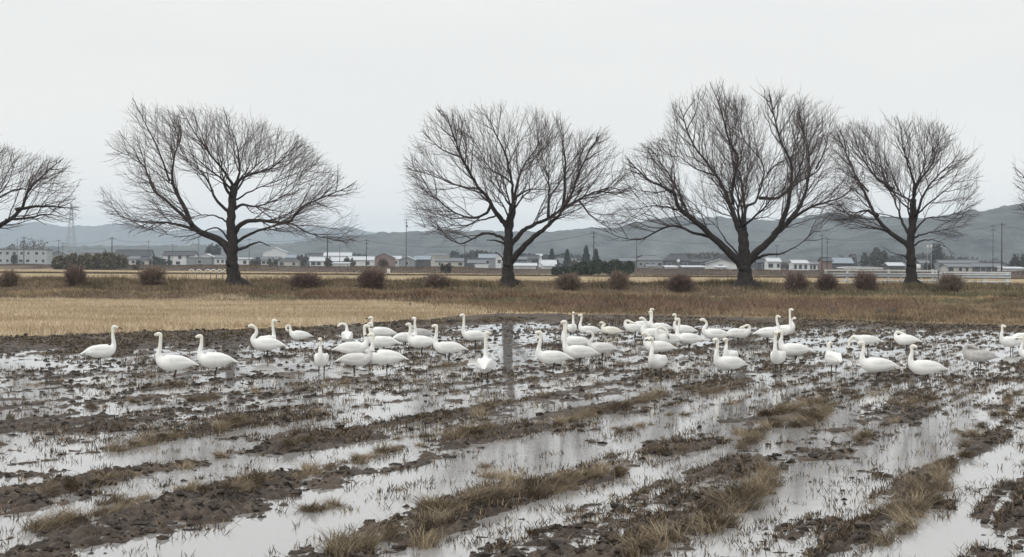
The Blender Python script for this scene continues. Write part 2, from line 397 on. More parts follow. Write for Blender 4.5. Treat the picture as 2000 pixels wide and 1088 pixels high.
# red brown grass before the bank + mixed weeds at right
N = 170000
x = -46+rng.random(N)*92; y = 60+rng.random(N)*38
e = edge(x+fbm(x*.5, y*.5, 5, 2)*.6)
goldedge = np.where(x < 3, 2.5-(y-76)*.35, -99)
isg = (x < -.5-(y-76)*.35+rng.normal(0, 1.6, len(x))) & (y < 94.3)
k = (y > e+.3) & ~isg & (np.abs(x) < y*.43)
x, y = x[k], y[k]; n = len(x)
nn = fbm(x*.18, y*.22, 15, 3); nm = fbm(x*.7, y*.5, 16, 3)
redness = np.clip(np.exp(-((y-88)/7.5)**2)*1.1*(1-sst(20, 27, x))*sst(-6, 6, x)+.65*sst(95, 96.5, y)*(x < 0)*sst(-23, -15, x)+nn*.35, 0, 1)
cc = colvar(n, (.235, .175, .11), .3, (.215, .142, .103), redness)
gm = np.clip(sst(.25, .8, nm), 0, 1)*(1-redness)*.55; cc = cc*(1-gm[:, None])+gm[:, None]*np.array([.12, .095, .058])
tn = sst(.1, .6, nn-.3*nm)*(1-redness)*.6; cc = cc*(1-tn[:, None])+tn[:, None]*np.array([.44, .34, .22])
mk_ = sst(.35, .75, fbm(x*.5, y*.35, 17, 3))*.65; cc = cc*(1-mk_[:, None])+mk_[:, None]*np.array([.085, .062, .043])
hh = (.12+.16*rng.random(n))*(1+.9*redness)*(.7+.6*np.clip(nm+.5, 0, 1))
blades('dry_weeds', x, y, gz(x, y)-.02, hh, rng.random(n)*6.28, .3+.6*rng.random(n), .04, cc, 1, M['straw'], 'reddish brown dry weeds in front of the tree bank', 'weeds')
# bank weeds
N = 150000
x = -52+rng.random(N)*104; y = 95.5+rng.random(N)*16
k = np.abs(x) < y*.42; x, y = x[k], y[k]; n = len(x)
nm = fbm(x*.35, y*.5, 26, 3); nl = fbm(x*.12, y*.9, 27, 2)
cc = colvar(n, (.235, .180, .118), .4)
g = sst(.15, .7, nm)*sst(99, 102, y); cc = cc*(1-g[:, None]*.8)+g[:, None]*.8*np.array([.095, .084, .050])
tn = np.exp(-((y-98.3+nl)/1.1)**2)*.8+sst(.3, .8, nl)*.35; cc = cc*(1-tn[:, None])+tn[:, None]*np.array([.40, .30, .175])
rd = np.exp(-((y-96)/.9)**2)*.7*sst(-25, -10, x); cc = cc*(1-rd[:, None])+rd[:, None]*np.array([.20, .11, .07])
dk = np.exp(-((y-101)/.9)**2)*.6; cc = cc*(1-dk[:, None])+dk[:, None]*np.array([.05, .04, .026])
hh = (.10+.22*rng.random(n))*(.6+.9*np.clip(nm+.5, 0, 1.4))
blades('bank_weeds', x, y, gz(x, y)-.03, hh, rng.random(n)*6.28, .3+.7*rng.random(n), .045, cc, 1, M['straw'], 'tangled olive and brown weeds covering the tree bank', 'weeds')
# sparse tall reeds on the crest
N = 5200
x = -46+rng.random(N)*92; y = 106.5+rng.random(N)*3.5
k = (fbm(x*.28, y*0, 28, 3) > .0); x, y = x[k], y[k]; n = len(x)
blades('bank_reeds', x, y, gz(x, y)-.03, .35+.55*rng.random(n), rng.random(n)*6.28, .2+.5*rng.random(n), .03, colvar(n, (.27, .20, .125), .4), 2, M['straw'], 'thin dry reeds standing along the bank crest', 'reeds')
# far bank brushwood (purple brown scrub along distant levee)
N = 42000
x = -165+rng.random(N)*330; y = BANK(x)-4+rng.random(N)*12; n = N
cl = fbm(x*.06, x*0, 29, 3)
blades('levee_scrub', x, y, gz(x, y)-.1, (.15+.4*rng.random(n))*(.8+.5*cl), rng.random(n)*6.28, .3+.5*rng.random(n), .16, colvar(n, (.125, .092, .082), .3, (.15, .11, .07), np.clip(cl+.3, 0, 1)), 1, M['straw'], 'purple brown scrub along the distant levee', 'scrub')
N = 22000
x = -110+rng.random(N)*220; y = 280+rng.random(N)*5
blades('field_edge_weeds', x, y, gz(x, y)-.05, .15+.3*rng.random(N), rng.random(N)*6.28, .4+0*x, .12, colvar(N, (.10, .075, .055), .3), 1, M['straw'], 'dark line of weeds edging the far stubble field', 'weeds')

# ---------------------------------------------------------------- paddy stubble, straw tufts, clods
N = 80000   # short stubble stalk clusters, planted in rows
Yr = 11.5+rng.random(N)**1.1*62; xr = (rng.random(N)*2-1)*(Yr*.37+1)
c = xr-Yr*TH; a = xr*TH+Yr
c = np.round(c/.33)*.33; a = np.round(a/.21)*.21+rng.normal(0, .02, N); c = c+rng.normal(0, .025, N)
Yr = (a-c*TH)/(1+TH*TH); xr = c+Yr*TH
hgt = mudh(xr, Yr); den = fbm(xr*.5, Yr*.35, 54, 3)
k = (Yr < edge(xr)) & (Yr > 11) & (hgt > -.055) & (den > -.1+.15*(Yr < 22)); xr, Yr, hgt = xr[k], Yr[k], hgt[k]
m_ = 4; n = len(xr)
x = np.repeat(xr, m_)+rng.normal(0, .022, n*m_); y = np.repeat(Yr, m_)+rng.normal(0, .022, n*m_); z = np.repeat(np.maximum(hgt, -.04), m_)
n *= m_
Ne = 4200
Ye = 11.5+rng.random(Ne)**1.3*24; xe = (rng.random(Ne)*2-1)*(Ye*.37+1); he = mudh(xe, Ye); ke = (he > -.075) & (he < .0); xe, Ye = xe[ke], Ye[ke]; ne = len(xe)*6
x = np.concatenate([x, np.repeat(xe, 6)+rng.normal(0, .045, ne)]); y = np.concatenate([y, np.repeat(Ye, 6)+rng.normal(0, .06, ne)]); z = np.concatenate([z, np.full(ne, -.01)]); n += ne
blades('rice_stubble', x, y, z-.02, .05+.07*rng.random(n), rng.random(n)*6.28, .2+.9*rng.random(n), .010+.00035*y, colvar(n, (.062, .047, .034), .5, (.23, .175, .11), (rng.random(n) > .68).astype(float)), 1, M['straw'], 'short dark rice stubble poking out of mud and water', 'stubble')
# long straw tufts on the ridges
tx, ty, ts = [], [], []
def tuft(px, py, s=1.0, sp=.12, cnt=1):
    X, Y = G(px, py)
    for _ in range(cnt):
        tx.append(X+random.gauss(0, sp)); ty.append(Y+random.gauss(0, sp*1.6)); ts.append(s*random.uniform(.7, 1.25))
def tuftline(p0, p1, n, s=1.0, sp=.06):
    X0, Y0 = G(*p0); X1, Y1 = G(*p1)
    for i in range(n):
        t = random.random(); tx.append(X0+(X1-X0)*t+random.gauss(0, sp*.8)); ty.append(Y0+(Y1-Y0)*t+random.gauss(0, sp*1.5)); ts.append(s*random.uniform(.45, 1.15))
for L in [((1720,1068),(1790,1010),9,1.1),((1770,1020),(1850,930),17,1.35),((1840,935),(1880,885),8,.95),((1865,890),(1945,800),10,.8),
          ((1390,1040),(1440,980),11,1.15),((1430,1000),(1510,925),18,1.4),((1500,960),(1560,965),3,.6),((1230,1086),(1330,1050),10,1.05),
          ((650,1086),(790,1045),18,1.2),((820,1065),(870,1010),9,1.35),((830,1015),(1000,965),20,1.3),((990,980),(1010,930),6,1.15),((1030,975),(1110,940),14,1.15),((1100,950),(1210,920),12,1.0),((940,935),(1000,925),3,.8),
          ((60,1040),(130,1020),9,1.2),((110,1030),(240,990),16,1.15),((200,985),(390,965),12,.8),((60,975),(235,935),14,.85),((450,970),(520,945),9,1.0),((560,1000),(670,990),9,.8),
          ((600,930),(640,915),5,1.1),((640,915),(740,885),9,.8),((740,885),(960,845),18,.85),((900,850),(960,845),6,1.1),((1080,830),(1190,805),12,1.0),((1190,805),(1310,765),14,1.1),((1380,770),(1470,740),16,1.0),((1330,765),(1390,755),5,.8),
          ((1440,880),(1480,855),8,1.2),((1490,815),(1560,800),9,1.15),((1560,835),(1620,800),16,1.35),((1560,800),(1610,780),6,1.1),((1380,870),(1520,830),12,.9),
          ((230,880),(330,855),14,1.0),((420,845),(480,825),11,1.15),((150,800),(330,775),10,.8),((340,790),(460,770),10,.9),((500,770),(700,745),12,.8),((830,720),(905,712),14,1.0),((930,815),(960,790),7,1.1),
          ((560,880),(610,865),6,.8),((850,850),(760,860),5,.7),((1660,780),(1740,760),10,.8),((1760,790),(1830,780),7,.9),((1950,790),(2000,760),8,1.0),((1270,895),(1330,880),4,.8),((1640,870),(1700,850),6,.8),
          ((0,760),(120,745),6,.8),((280,700),(300,690),3,.7),((0,700),(250,675),14,.6),((250,690),(700,670),12,.5),((1050,660),(1500,655),22,.6),((1500,650),(2000,655),26,.7),((0,668),(420,655),30,.8),((420,655),(900,630),36,.85),((900,628),(1500,628),40,.8),((1450,640),(2000,632),44,.85)]:
    tuftline(*L)
for _ in range(230):
    Yq = random.uniform(14, 55); cq = random.choice([-3.6,-5.5,-7.7,-11.1,-13.2,-15.6,-17.6,-19.7,-21.8,-9.4,-1.6,.4,-24]); tx.append(cq+Yq*TH+random.gauss(0, .12)); ty.append(Yq); ts.append(random.uniform(.35, .85))
tx, ty, ts = map(np.array, (tx, ty, ts))
k = np.abs(tx) < ty*.42; tx, ty, ts = tx[k], ty[k], ts[k]
per = np.where(ty < 30, 120, 45).astype(int)
ii = np.repeat(np.arange(len(tx)), per); n = len(ii)
s_ = ts[ii]; baz = rng.random(len(tx))*6.28; blean = .7+rng.random(len(tx))*1.3
x = tx[ii]+rng.normal(0, 1, n)*.048*s_; y = ty[ii]+rng.normal(0, 1, n)*.06*s_
az = baz[ii]+rng.normal(0, .9, n)
z = np.maximum(mudh(x, y), -.02)-.02
tcv = np.clip(rng.random(len(tx))*.9+.05, 0, 1)[ii]
cc = colvar(n, (.070, .052, .037), .45, (.34, .27, .18), np.clip(tcv*.75-.1+rng.random(n)*.35, 0, 1))
blades('rice_straw', x, y, z, (.07+.17*rng.random(n))*s_, az, blean[ii]*(.4+1.1*rng.random(n)), .0045+.00026*y, cc, 3, M['straw'], 'shaggy straw coloured rice tufts along the paddy rows', 'straw')
N = 60000
y = 11.5+rng.random(N)**1.2*40; x = (rng.random(N)*2-1)*(y*.37+1); h = mudh(x, y); c = x-y*TH
near_r = np.min(np.abs(c[:, None]-np.array([-3.6,-5.5,-7.8,-11.1,-13.2,-15.6,-17.6,-19.7])[None, :]), axis=1)
k = (h > -.02) & (y < edge(x)) & ((near_r < .45) | (rng.random(N) > .6)); x, y, h = x[k], y[k], h[k]; n = len(x)
blades('straw_litter', x, y, h-.004, .03+.05*rng.random(n), rng.random(n)*6.28, 1.5+3.0*rng.random(n), .006+.0003*y, colvar(n, (.075, .056, .040), .5, (.30, .235, .155), (rng.random(n) > .66)*rng.random(n)), 2, M['straw'], 'broken straw litter lying on the muddy rows', 'straw litter')
# mud clods
N = 42000
y = 11.5+rng.random(N)**1.25*55; x = (rng.random(N)*2-1)*(y*.37+1)
h = mudh(x, y); dn = fbm(x*.6, y*.4, 57, 3)
k = (y < edge(x)+.5) & (h > -.055) & ((dn > -.1) | (rng.random(N) > .85)) & ((h > -.012) | (rng.random(N) > .72)); x, y, h = x[k], y[k], h[k]; n = len(x)
ph = (1+5**.5)/2; ico = np.array([(-1,ph,0),(1,ph,0),(-1,-ph,0),(1,-ph,0),(0,-1,ph),(0,1,ph),(0,-1,-ph),(0,1,-ph),(ph,0,-1),(ph,0,1),(-ph,0,-1),(-ph,0,1)])/1.9
icf = np.array([(0,11,5),(0,5,1),(0,1,7),(0,7,10),(0,10,11),(1,5,9),(5,11,4),(11,10,2),(10,7,6),(7,1,8),(3,9,4),(3,4,2),(3,2,6),(3,6,8),(3,8,9),(4,9,5),(2,4,11),(6,2,10),(8,6,7),(9,8,1)])
r = .007+.036*rng.random(n)**4+.0005*y
V = ico[None]*(1+1.1*(rng.random((n, 12, 1))-.5))*r[:, None, None]*np.stack([.9+.9*rng.random(n), .8+.8*rng.random(n), .55+.5*rng.random(n)], -1)[:, None, :]
V = V+np.stack([x, y, np.maximum(h, -.02)+r*.12], -1)[:, None, :]
Fq = (icf[None]+(np.arange(n)*12)[:, None, None]).reshape(-1, 3)
tag(mk('mud_clods', V, Fq, M['mud'], tint=np.repeat(np.clip(colvar(n, (.046, .035, .027), .55), .01, 1), 12, axis=0), smooth=False), 'scattered dark lumps of mud lying in the paddy', 'mud clods', kind='stuff')

# ---------------------------------------------------------------- trees
def inside(poly, x, z):
    r = False; j = len(poly)-1
    for i in range(len(poly)):
        xi, zi = poly[i]; xj, zj = poly[j]
        if (zi > z) != (zj > z) and x < (xj-xi)*(z-zi)/(zj-zi)+xi: r = not r
        j = i
    return r
def make_tree(base, Y, trunk, limbs, env, tr, label, seed, dens=1.0):
    R = random.Random(seed)
    bx, by, bz = base[0], Y, float(gz(base[0], Y))
    sx = lambda p: Vector((P(p[0], p[1], Y)[0]-bx, 0, P(p[0], p[1], Y)[2]-bz))
    root = thing('bare_tree', label, 'tree', (bx, by, bz), 0, 'bare cherry trees along the bank')
    E = [(sx(p).x, sx(p).z) for p in env]
    exs = [p[0] for p in E]; ezs = [p[1] for p in E]; cx = (min(exs)+max(exs))/2; hw = (max(exs)-min(exs))/2
    cz = (min(ezs)+max(ezs))/2
    def ok(p):
        j_ = 1+R.gauss(-.03, .07); k_ = 1+R.gauss(.0, .06)
        if not inside(E, cx+(p.x-cx)*j_, cz+(p.z-cz)*k_): return False
        return (p.y/(hw*.85))**2+((p.x-cx)/(hw*1.12))**2 < 1
    trk = MB(); crown = []
    T = [sx(p) for p in trunk]; T[0].z = -.15
    A = cat([(p.x, p.y, p.z) for p in T], 6); m = len(A)
    rad = []
    for i in range(m):
        t = i/(m-1); h = A[i][2]
        rad.append(tr*((1-.42*t)+.75*math.exp(-max(h, 0)/.42)))
    trk.tube([Vector(a)+Vector((.04*math.sin(i*1.7), .04*math.cos(i*2.3), 0)) for i, a in enumerate(A)], rad, 14)
    for k in range(6):      # root flares
        an = k*1.05+R.uniform(-.3, .3); q = Vector((math.cos(an), math.sin(an), 0))
        ln = R.uniform(1.3, 2.1)*tr if k else 3.2*tr
        if k == 0: q = Vector((.95, -.3, 0))
        trk.tube([Vector((T[0].x, 0, .75*tr+.25)), Vector((T[0].x, 0, .12))+q*ln*.55+Vector((0, 0, .12)), Vector((T[0].x, 0, -.12))+q*ln], [tr*.5, tr*.42, tr*.12], 8)
    V3 = []; F3 = []
    def emit(pts, r0, r1, n):
        rr = [r0+(r1-r0)*i/(len(pts)-1) for i in range(len(pts))]
        Vv, Ff = tube_vf(pts, rr, n, False); b = len(V3); V3.extend(Vv); F3.extend([tuple(i+b for i in f) for f in Ff])
    ctr = Vector((T[-1].x, 0, T[-1].z*.75))
    def grow(p, dr, length, lvl, r0):
        step = {1: .38, 2: .28, 3: .2}[lvl]; pts = [p]; d = dr.normalized(); left = length
        cur = p
        wob = {1: .12, 2: .15, 3: .17}[lvl]
        while left > 0:
            out = (cur-ctr); out = out.normalized() if out.length > .1 else Vector((0, 0, 1))
            d = (d + Vector((R.gauss(0, wob), R.gauss(0, wob), R.gauss(0, wob))) + out*.11 + Vector((0, 0, .06))).normalized()
            nx = cur+d*step
            if not ok(nx):
                if lvl == 3 and R.random() < .55 and len(pts) > 1: pass
                else: break
            pts.append(nx); cur = nx; left -= step
        if len(pts) < 2:
            if lvl == 3:
                return
            pts.append(p+d*step*.6)
        emit(pts, r0, {1: .012, 2: .008, 3: .004}[lvl], {1: 4, 2: 3, 3: 3}[lvl])
        if lvl < 3: kids(pts, lvl+1, r0)
    def kids(pts, lvl, r0):
        seg = [(pts[i+1]-pts[i]).length for i in range(len(pts)-1)]; tot = sum(seg)
        sp = {1: .50, 2: .47, 3: .29}[lvl]/dens; s = R.uniform(.3, 1)*sp*(1.0 if lvl > 1 else 2.0)
        side = R.choice((-1, 1))
        while s < tot+sp*.2:
            q = min(s, tot-1e-4); i = 0
            while q > seg[i] and i < len(seg)-1: q -= seg[i]; i += 1
            t = min(q/seg[i], 1); p = pts[i].lerp(pts[i+1], t); tg = (pts[i+1]-pts[i]).normalized()
            f = s/tot
            ax = tg.cross(Vector((R.gauss(0, .5), 1, R.gauss(0, .5)))).normalized() if R.random() < .62 else tg.cross(Vector((R.gauss(0, 1), R.gauss(0, 1), R.gauss(0, 1)))).normalized()
            rot = Matrix.Rotation(R.uniform(.38, .85)*side, 3, tg.cross(ax).normalized()); side = -side
            d = rot @ tg
            ln = {1: R.uniform(1.6, 3.8), 2: R.uniform(.9, 2.4), 3: R.uniform(.5, 1.35)}[lvl]*(1.1-.35*f)
            ov = p-ctr; ov = ov.normalized() if ov.length > .3 else Vector((0, 0, 1))
            q_ = d.dot(ov)
            if q_ < .35: d = (d+ov*(.45-q_)).normalized()
            if s >= tot-.01: d = tg
            rr = r0*(1-.6*f)*{1: .5, 2: .6, 3: .6}[lvl]; rr = min(max(rr, {1: .022, 2: .012, 3: .0075}[lvl]), {1: .045, 2: .019, 3: .009}[lvl])
            grow(p, d, ln, lvl, rr)
            s += sp*R.uniform(.6, 1.4)
    for li, L in enumerate(limbs):
        r0, r1 = L[0]; ptz = [sx(p) for p in L[1]]
        dd = (L[2] if len(L) > 2 else R.choice((-1, 1))*R.uniform(.1, .42))
        acc = 0; q = []
        for i, p in enumerate(ptz):
            if i: acc += (ptz[i]-ptz[i-1]).length
            q.append((p.x, acc*dd, p.z))
        A = cat(q, 5); pts = []
        n = len(A)
        for i, a in enumerate(A):
            j = .022 if 0 < i < n-1 else 0
            pts.append(Vector(a)+Vector((R.gauss(0, j), R.gauss(0, j), R.gauss(0, j))))
        trk.tube(pts, [r1*.5+(r0-r1*.5)*(1-i/(n-1))**1.35 for i in range(n)], 8)
        if len(L) > 3 and L[3] == 'stub': continue
        k0 = max(1, int(n*.22)); kids(pts[k0:], 1, r0*.8)
        grow(pts[-1], pts[-1]-pts[-3], R.uniform(1.6, 2.8), 1, max(r1, .03))
    # filler limbs front and back so that the crown is round
    for k in range(5):
        an = R.uniform(0, math.pi*2); sgn = 1 if k % 2 else -1
        d = Vector((math.cos(an)*.7, sgn*R.uniform(.8, 1.2), R.uniform(.3, .9))).normalized()
        p = T[-1].lerp(T[-2], R.random()); pts = [p]
        for i in range(R.randint(7, 12)):
            d = (d+Vector((R.gauss(0, .14), R.gauss(0, .14), R.gauss(0, .1)+.05))).normalized(); nx = pts[-1]+d*.5
            if i > 3 and not ok(nx): break
            pts.append(nx)
        n = len(pts); trk.tube(pts, [tr*.2*(1-.8*i/(n-1)) for i in range(n)], 7); kids(pts[2:], 1, tr*.2)
    trk.build('trunk', M['bark'], root, True)
    mk('crown', [tuple(v) for v in V3], np.array(F3), M['twig'], root, True)
    return root, len(F3)
TY = {}
def ty(px, py, z0): return G(px, py, z0)
big, mid_, sml = (.20, .045), (.12, .027), (.075, .022)
xB, YB = ty(455, 558, .78)
make_tree((P(460,558,104)[0],), 104, [(460,558),(455,530),(453,505),(455,475),(451,440),(453,405),(457,362)], [
 ((.30,.08),[(449,492),(429,469),(380,447),(356,403),(332,354),(334,306),(344,275)]),
 (mid_,[(385,450),(350,440),(324,435),(283,435),(251,429),(214,419)]),
 (mid_,[(375,440),(324,395),(291,370),(267,322),(240,303),(218,293)]),
 (sml,[(332,354),(311,293),(283,233),(268,202)]),
 (mid_,[(451,418),(421,387),(409,354),(380,320),(348,298)]),
 (mid_,[(457,368),(445,342),(413,298),(385,255),(372,232)]),
 (mid_,[(457,366),(469,338),(465,281),(450,245)]),
 (mid_,[(458,370),(475,345),(522,330),(566,293),(578,265)]),
 (sml,[(456,395),(480,378),(514,362),(574,338),(610,322)]),
 (mid_,[(455,410),(475,400),(506,403),(566,378),(599,338)]),
 ((.19,.05),[(457,458),(477,435),(510,431),(566,435),(595,407),(655,382),(686,370)]),
 (mid_,[(457,478),(480,460),(514,447),(560,436),(599,455),(647,467),(680,468)]),
 ((.14,.05),[(459,490),(480,482),(506,473),(526,481)],.1,'stub'),
 (sml,[(451,440),(430,425),(405,420),(370,425),(340,415)]),
 (sml,[(449,470),(425,445),(395,455),(350,462),(300,450)])],
 [(183,345),(190,300),(215,250),(250,215),(262,188),(285,205),(330,215),(400,215),(480,225),(560,250),(620,300),(660,335),(705,362),(705,410),(695,445),(690,482),(620,474),(540,455),(480,480),(400,475),(320,462),(250,455),(195,425),(180,385)],
 .43, 'broad bare tree with a forked left limb, second from the left edge', 101)
make_tree((P(993,556,104)[0],), 104, [(993,556),(992,530),(993,508),(993,467),(996,435),(1003,400)], [
 ((.22,.06),[(993,448),(985,435),(966,411),(954,387),(934,366),(902,306),(881,249),(864,228)]),
 (mid_,[(960,398),(950,415),(922,425),(881,411),(841,374),(808,325)]),
 (sml,[(938,370),(893,362),(841,342),(805,332)]),
 (mid_,[(990,470),(970,460),(942,457),(902,476),(869,461),(829,443)]),
 ((.10,.05),[(990,480),(970,470),(950,469)],.1,'stub'),
 (mid_,[(1003,403),(1001,362),(987,302),(958,241),(945,218)]),
 (mid_,[(1003,400),(1010,360),(1023,322),(1055,277),(1067,240)]),
 ((.26,.06),[(997,512),(1015,490),(1043,463),(1071,439),(1104,403),(1136,322),(1160,280)]),
 ((.19,.05),[(997,480),(1015,458),(1035,443),(1071,427),(1100,407),(1148,382),(1185,370),(1220,376)]),
 (mid_,[(1071,427),(1071,390),(1071,354),(1056,300)]),
 (mid_,[(1100,405),(1104,342),(1100,290),(1096,258)]),
 (sml,[(1003,390),(1030,372),(1060,368),(1090,350)]),
 (sml,[(1130,390),(1160,425),(1200,450)]),
 (sml,[(975,420),(940,430),(890,440),(850,420)]),
 ((.08,.03),[(988,515),(978,500),(966,492)],.1,'stub'),
 (sml,[(902,306),(870,295),(840,270)]),
 (sml,[(1003,362),(985,345),(955,325),(930,280),(915,255)])],
 [(793,330),(800,290),(825,255),(850,215),(900,222),(940,208),(1010,200),(1090,228),(1110,262),(1170,260),(1212,298),(1235,350),(1232,400),(1190,452),(1130,440),(1060,445),(990,440),(900,482),(830,460),(793,420)],
 .40, 'bare tree with two forked limbs rising to the right, at the centre', 102, 1.0)
make_tree((P(1455,558,105)[0],), 105, [(1455,558),(1455,540),(1455,515),(1453,484),(1451,455),(1448,440)], [
 ((.34,.07),[(1450,520),(1440,508),(1402,475),(1362,439),(1321,407),(1309,378),(1261,354),(1228,325)]),
 (mid_,[(1385,462),(1354,455),(1309,441),(1257,465),(1216,465),(1170,448)]),
 (mid_,[(1350,430),(1335,395),(1321,358),(1281,293),(1262,278)]),
 (sml,[(1325,410),(1281,402),(1232,411)]),
 ((.26,.06),[(1450,460),(1439,435),(1426,395),(1402,342),(1358,281),(1335,215)]),
 (mid_,[(1432,400),(1429,360),(1436,310),(1418,281),(1395,215),(1382,188)]),
 (mid_,[(1455,455),(1457,403),(1451,342),(1436,298),(1445,240)]),
 (mid_,[(1452,445),(1460,405),(1483,387),(1499,322),(1467,273),(1453,215)]),
 ((.32,.07),[(1458,518),(1475,495),(1511,459),(1528,420),(1536,380),(1536,322),(1511,273),(1493,205)]),
 ((.22,.06),[(1511,459),(1548,427),(1580,378),(1594,298),(1582,230)]),
 (mid_,[(1540,432),(1588,403),(1637,387),(1665,362)]),
 (mid_,[(1470,508),(1495,498),(1520,496),(1556,480),(1604,439)]),
 (sml,[(1445,500),(1420,470),(1400,440),(1370,415)]),
 (sml,[(1594,330),(1615,290),(1630,240)]),
 (mid_,[(1483,387),(1520,385),(1550,350),(1560,290),(1550,240)]),
 (sml,[(1499,340),(1520,320),(1560,300)]),
 (sml,[(1402,342),(1370,335),(1330,310),(1300,280)])],
 [(1205,345),(1235,290),(1300,262),(1315,198),(1375,170),(1450,178),(1500,182),(1560,205),(1625,202),(1665,250),(1685,330),(1685,400),(1650,445),(1570,478),(1480,450),(1400,455),(1330,460),(1250,474),(1150,470),(1150,440),(1210,400)],
 .50, 'largest bare tree with many steep limbs from a thick trunk', 103, 1.0)
make_tree((P(1780,558,107)[0],), 107, [(1780,558),(1780,530),(1780,508),(1778,475),(1782,435),(1784,390)], [
 ((.24,.06),[(1779,490),(1770,475),(1738,451),(1714,419),(1697,374),(1681,338),(1650,262)]),
 (mid_,[(1716,422),(1690,412),(1669,415),(1640,412)]),
 (sml,[(1738,451),(1700,446),(1677,443),(1640,436)]),
 (mid_,[(1778,462),(1764,430),(1758,403),(1742,354),(1718,262)]),
 (mid_,[(1784,390),(1782,354),(1765,315),(1754,281),(1750,255)]),
 (mid_,[(1784,390),(1792,355),(1819,314),(1827,258)]),
 (mid_,[(1784,445),(1803,390),(1831,350),(1871,314),(1885,295)]),
 (sml,[(1784,458),(1807,427),(1847,423),(1893,403)]),
 (sml,[(1784,465),(1805,457),(1831,451),(1880,440)]),
 (sml,[(1784,480),(1800,470),(1827,471),(1851,494)]),
 (sml,[(1777,512),(1765,500),(1746,494),(1722,480)],.1,'stub'),
 (sml,[(1697,374),(1670,345),(1645,330)]),
 (mid_,[(1745,370),(1715,345),(1690,300),(1680,262)])],
 [(1625,260),(1660,240),(1700,232),(1790,236),(1850,250),(1890,295),(1908,370),(1895,430),(1860,490),(1800,455),(1740,470),(1690,460),(1620,435),(1632,350)],
 .37, 'smaller rounded bare tree beside the white guardrail', 104, 1.0)
make_tree((P(-85,556,104)[0],), 104, [(-85,556),(-86,530),(-85,500),(-84,465),(-82,430),(-80,395)], [
 ((.24,.06),[(-84,480),(-45,462),(0,437),(30,410),(45,370),(80,330),(100,312)]),
 (mid_,[(30,410),(80,402),(120,405),(135,404)]),
 (mid_,[(-60,468),(-20,400),(20,365),(40,320)]),
 (mid_,[(-82,430),(-40,360),(-10,320),(10,298)]),
 (mid_,[(10,430),(50,425),(90,418),(120,425)]),
 (mid_,[(-80,395),(-90,340),(-60,290)]), (mid_,[(-84,450),(-140,400),(-190,340)]), (mid_,[(-84,485),(-150,450),(-230,420)]),
 (sml,[(-20,400),(30,372),(70,370),(110,350)])],
 [(-300,400),(-280,300),(-200,230),(-80,215),(-10,280),(60,298),(125,310),(140,370),(142,415),(120,432),(0,450),(-80,470),(-200,460)],
 .42, 'bare tree whose branches reach in at the left edge', 105, 1.0)
make_tree((P(2126,560,112)[0],), 112, [(2126,560),(2126,530),(2126,500),(2128,465),(2128,430),(2126,400)], [
 ((.20,.05),[(2126,490),(2086,455),(2056,420),(2036,370),(2016,335)]),
 (mid_,[(2066,430),(2036,425),(2011,410),(1996,400)]),
 (mid_,[(2126,450),(2086,400),(2066,340),(2046,300)]),
 (mid_,[(2126,410),(2126,340),(2116,280)]), (mid_,[(2128,460),(2176,400),(2216,330)]), (mid_,[(2128,480),(2196,440),(2246,420)])],
 [(1984,320),(2001,300),(2046,270),(2126,240),(2216,270),(2266,350),(2256,430),(2126,470),(2036,445),(1988,430),(2001,370)],
 .36, 'bare tree whose twigs just enter at the right edge', 106, .72)

# ---------------------------------------------------------------- round brushwood shrubs
def shrub(px, pyb, wpx, hpx, label, colr, seed, Y=103.0, cnt=1700):
    R = np.random.default_rng(seed); x0 = P(px, pyb, Y)[0]; z0 = float(gz(x0, Y))
    w = wpx*Y/F/2*1.12; h = P(px, pyb-hpx-2, Y)[2]-z0
    n = cnt; th = R.random(n)*6.283; ct = R.random(n)*1.7-.7; st = np.sqrt(1-np.clip(ct, -1, 1)**2); rr = (.45+.6*R.random(n)**.6)
    rr = rr*(1+.28*fbm(th*1.3, ct*1.8, seed, 2))*np.where(R.random(n) < .06, 1.3, 1)
    E = np.stack([np.cos(th)*st*w*rr*(1+.25*np.maximum(-ct, 0)), np.sin(th)*st*w*rr, h*.46+ct*h*.5*rr], -1)
    B = np.stack([R.normal(0, w*.16, n), R.normal(0, w*.16, n), np.zeros(n)-.1], -1)
    inner = R.random(n) < .65; B[inner] += (E[inner]*.25+np.array([0, 0, h*.28]))
    Mi = B*.5+E*.5+R.normal(0, 1, (n, 3))*np.array([w*.12, w*.12, h*.07])
    wd = .016; V = np.zeros((n, 3, 2, 3))
    an = R.random(n)*3.14; s = np.stack([np.cos(an), np.sin(an), R.normal(0, .3, n)], -1)
    for k, (q, f) in enumerate(((B, 1.4), (Mi, 1.0), (E, .35))):
        V[:, k, 0] = q-s*wd*f; V[:, k, 1] = q+s*wd*f
    b = np.arange(n)*6
    Fq = np.concatenate([np.stack([b, b+1, b+3, b+2], -1), np.stack([b+2, b+3, b+5, b+4], -1)])
    o = mk('brush_shrub', V, Fq, M['shrub'], tint=np.repeat(np.clip(np.array(colr)*(1+.4*(R.random((n, 1))*2-1)), .01, 1), 6, axis=0), smooth=False)
    o.location = (x0, Y, z0)
    return tag(o, label, 'shrub', 'round leafless shrubs on the bank')
br, br2 = (.205, .145, .122), (.25, .19, .15)
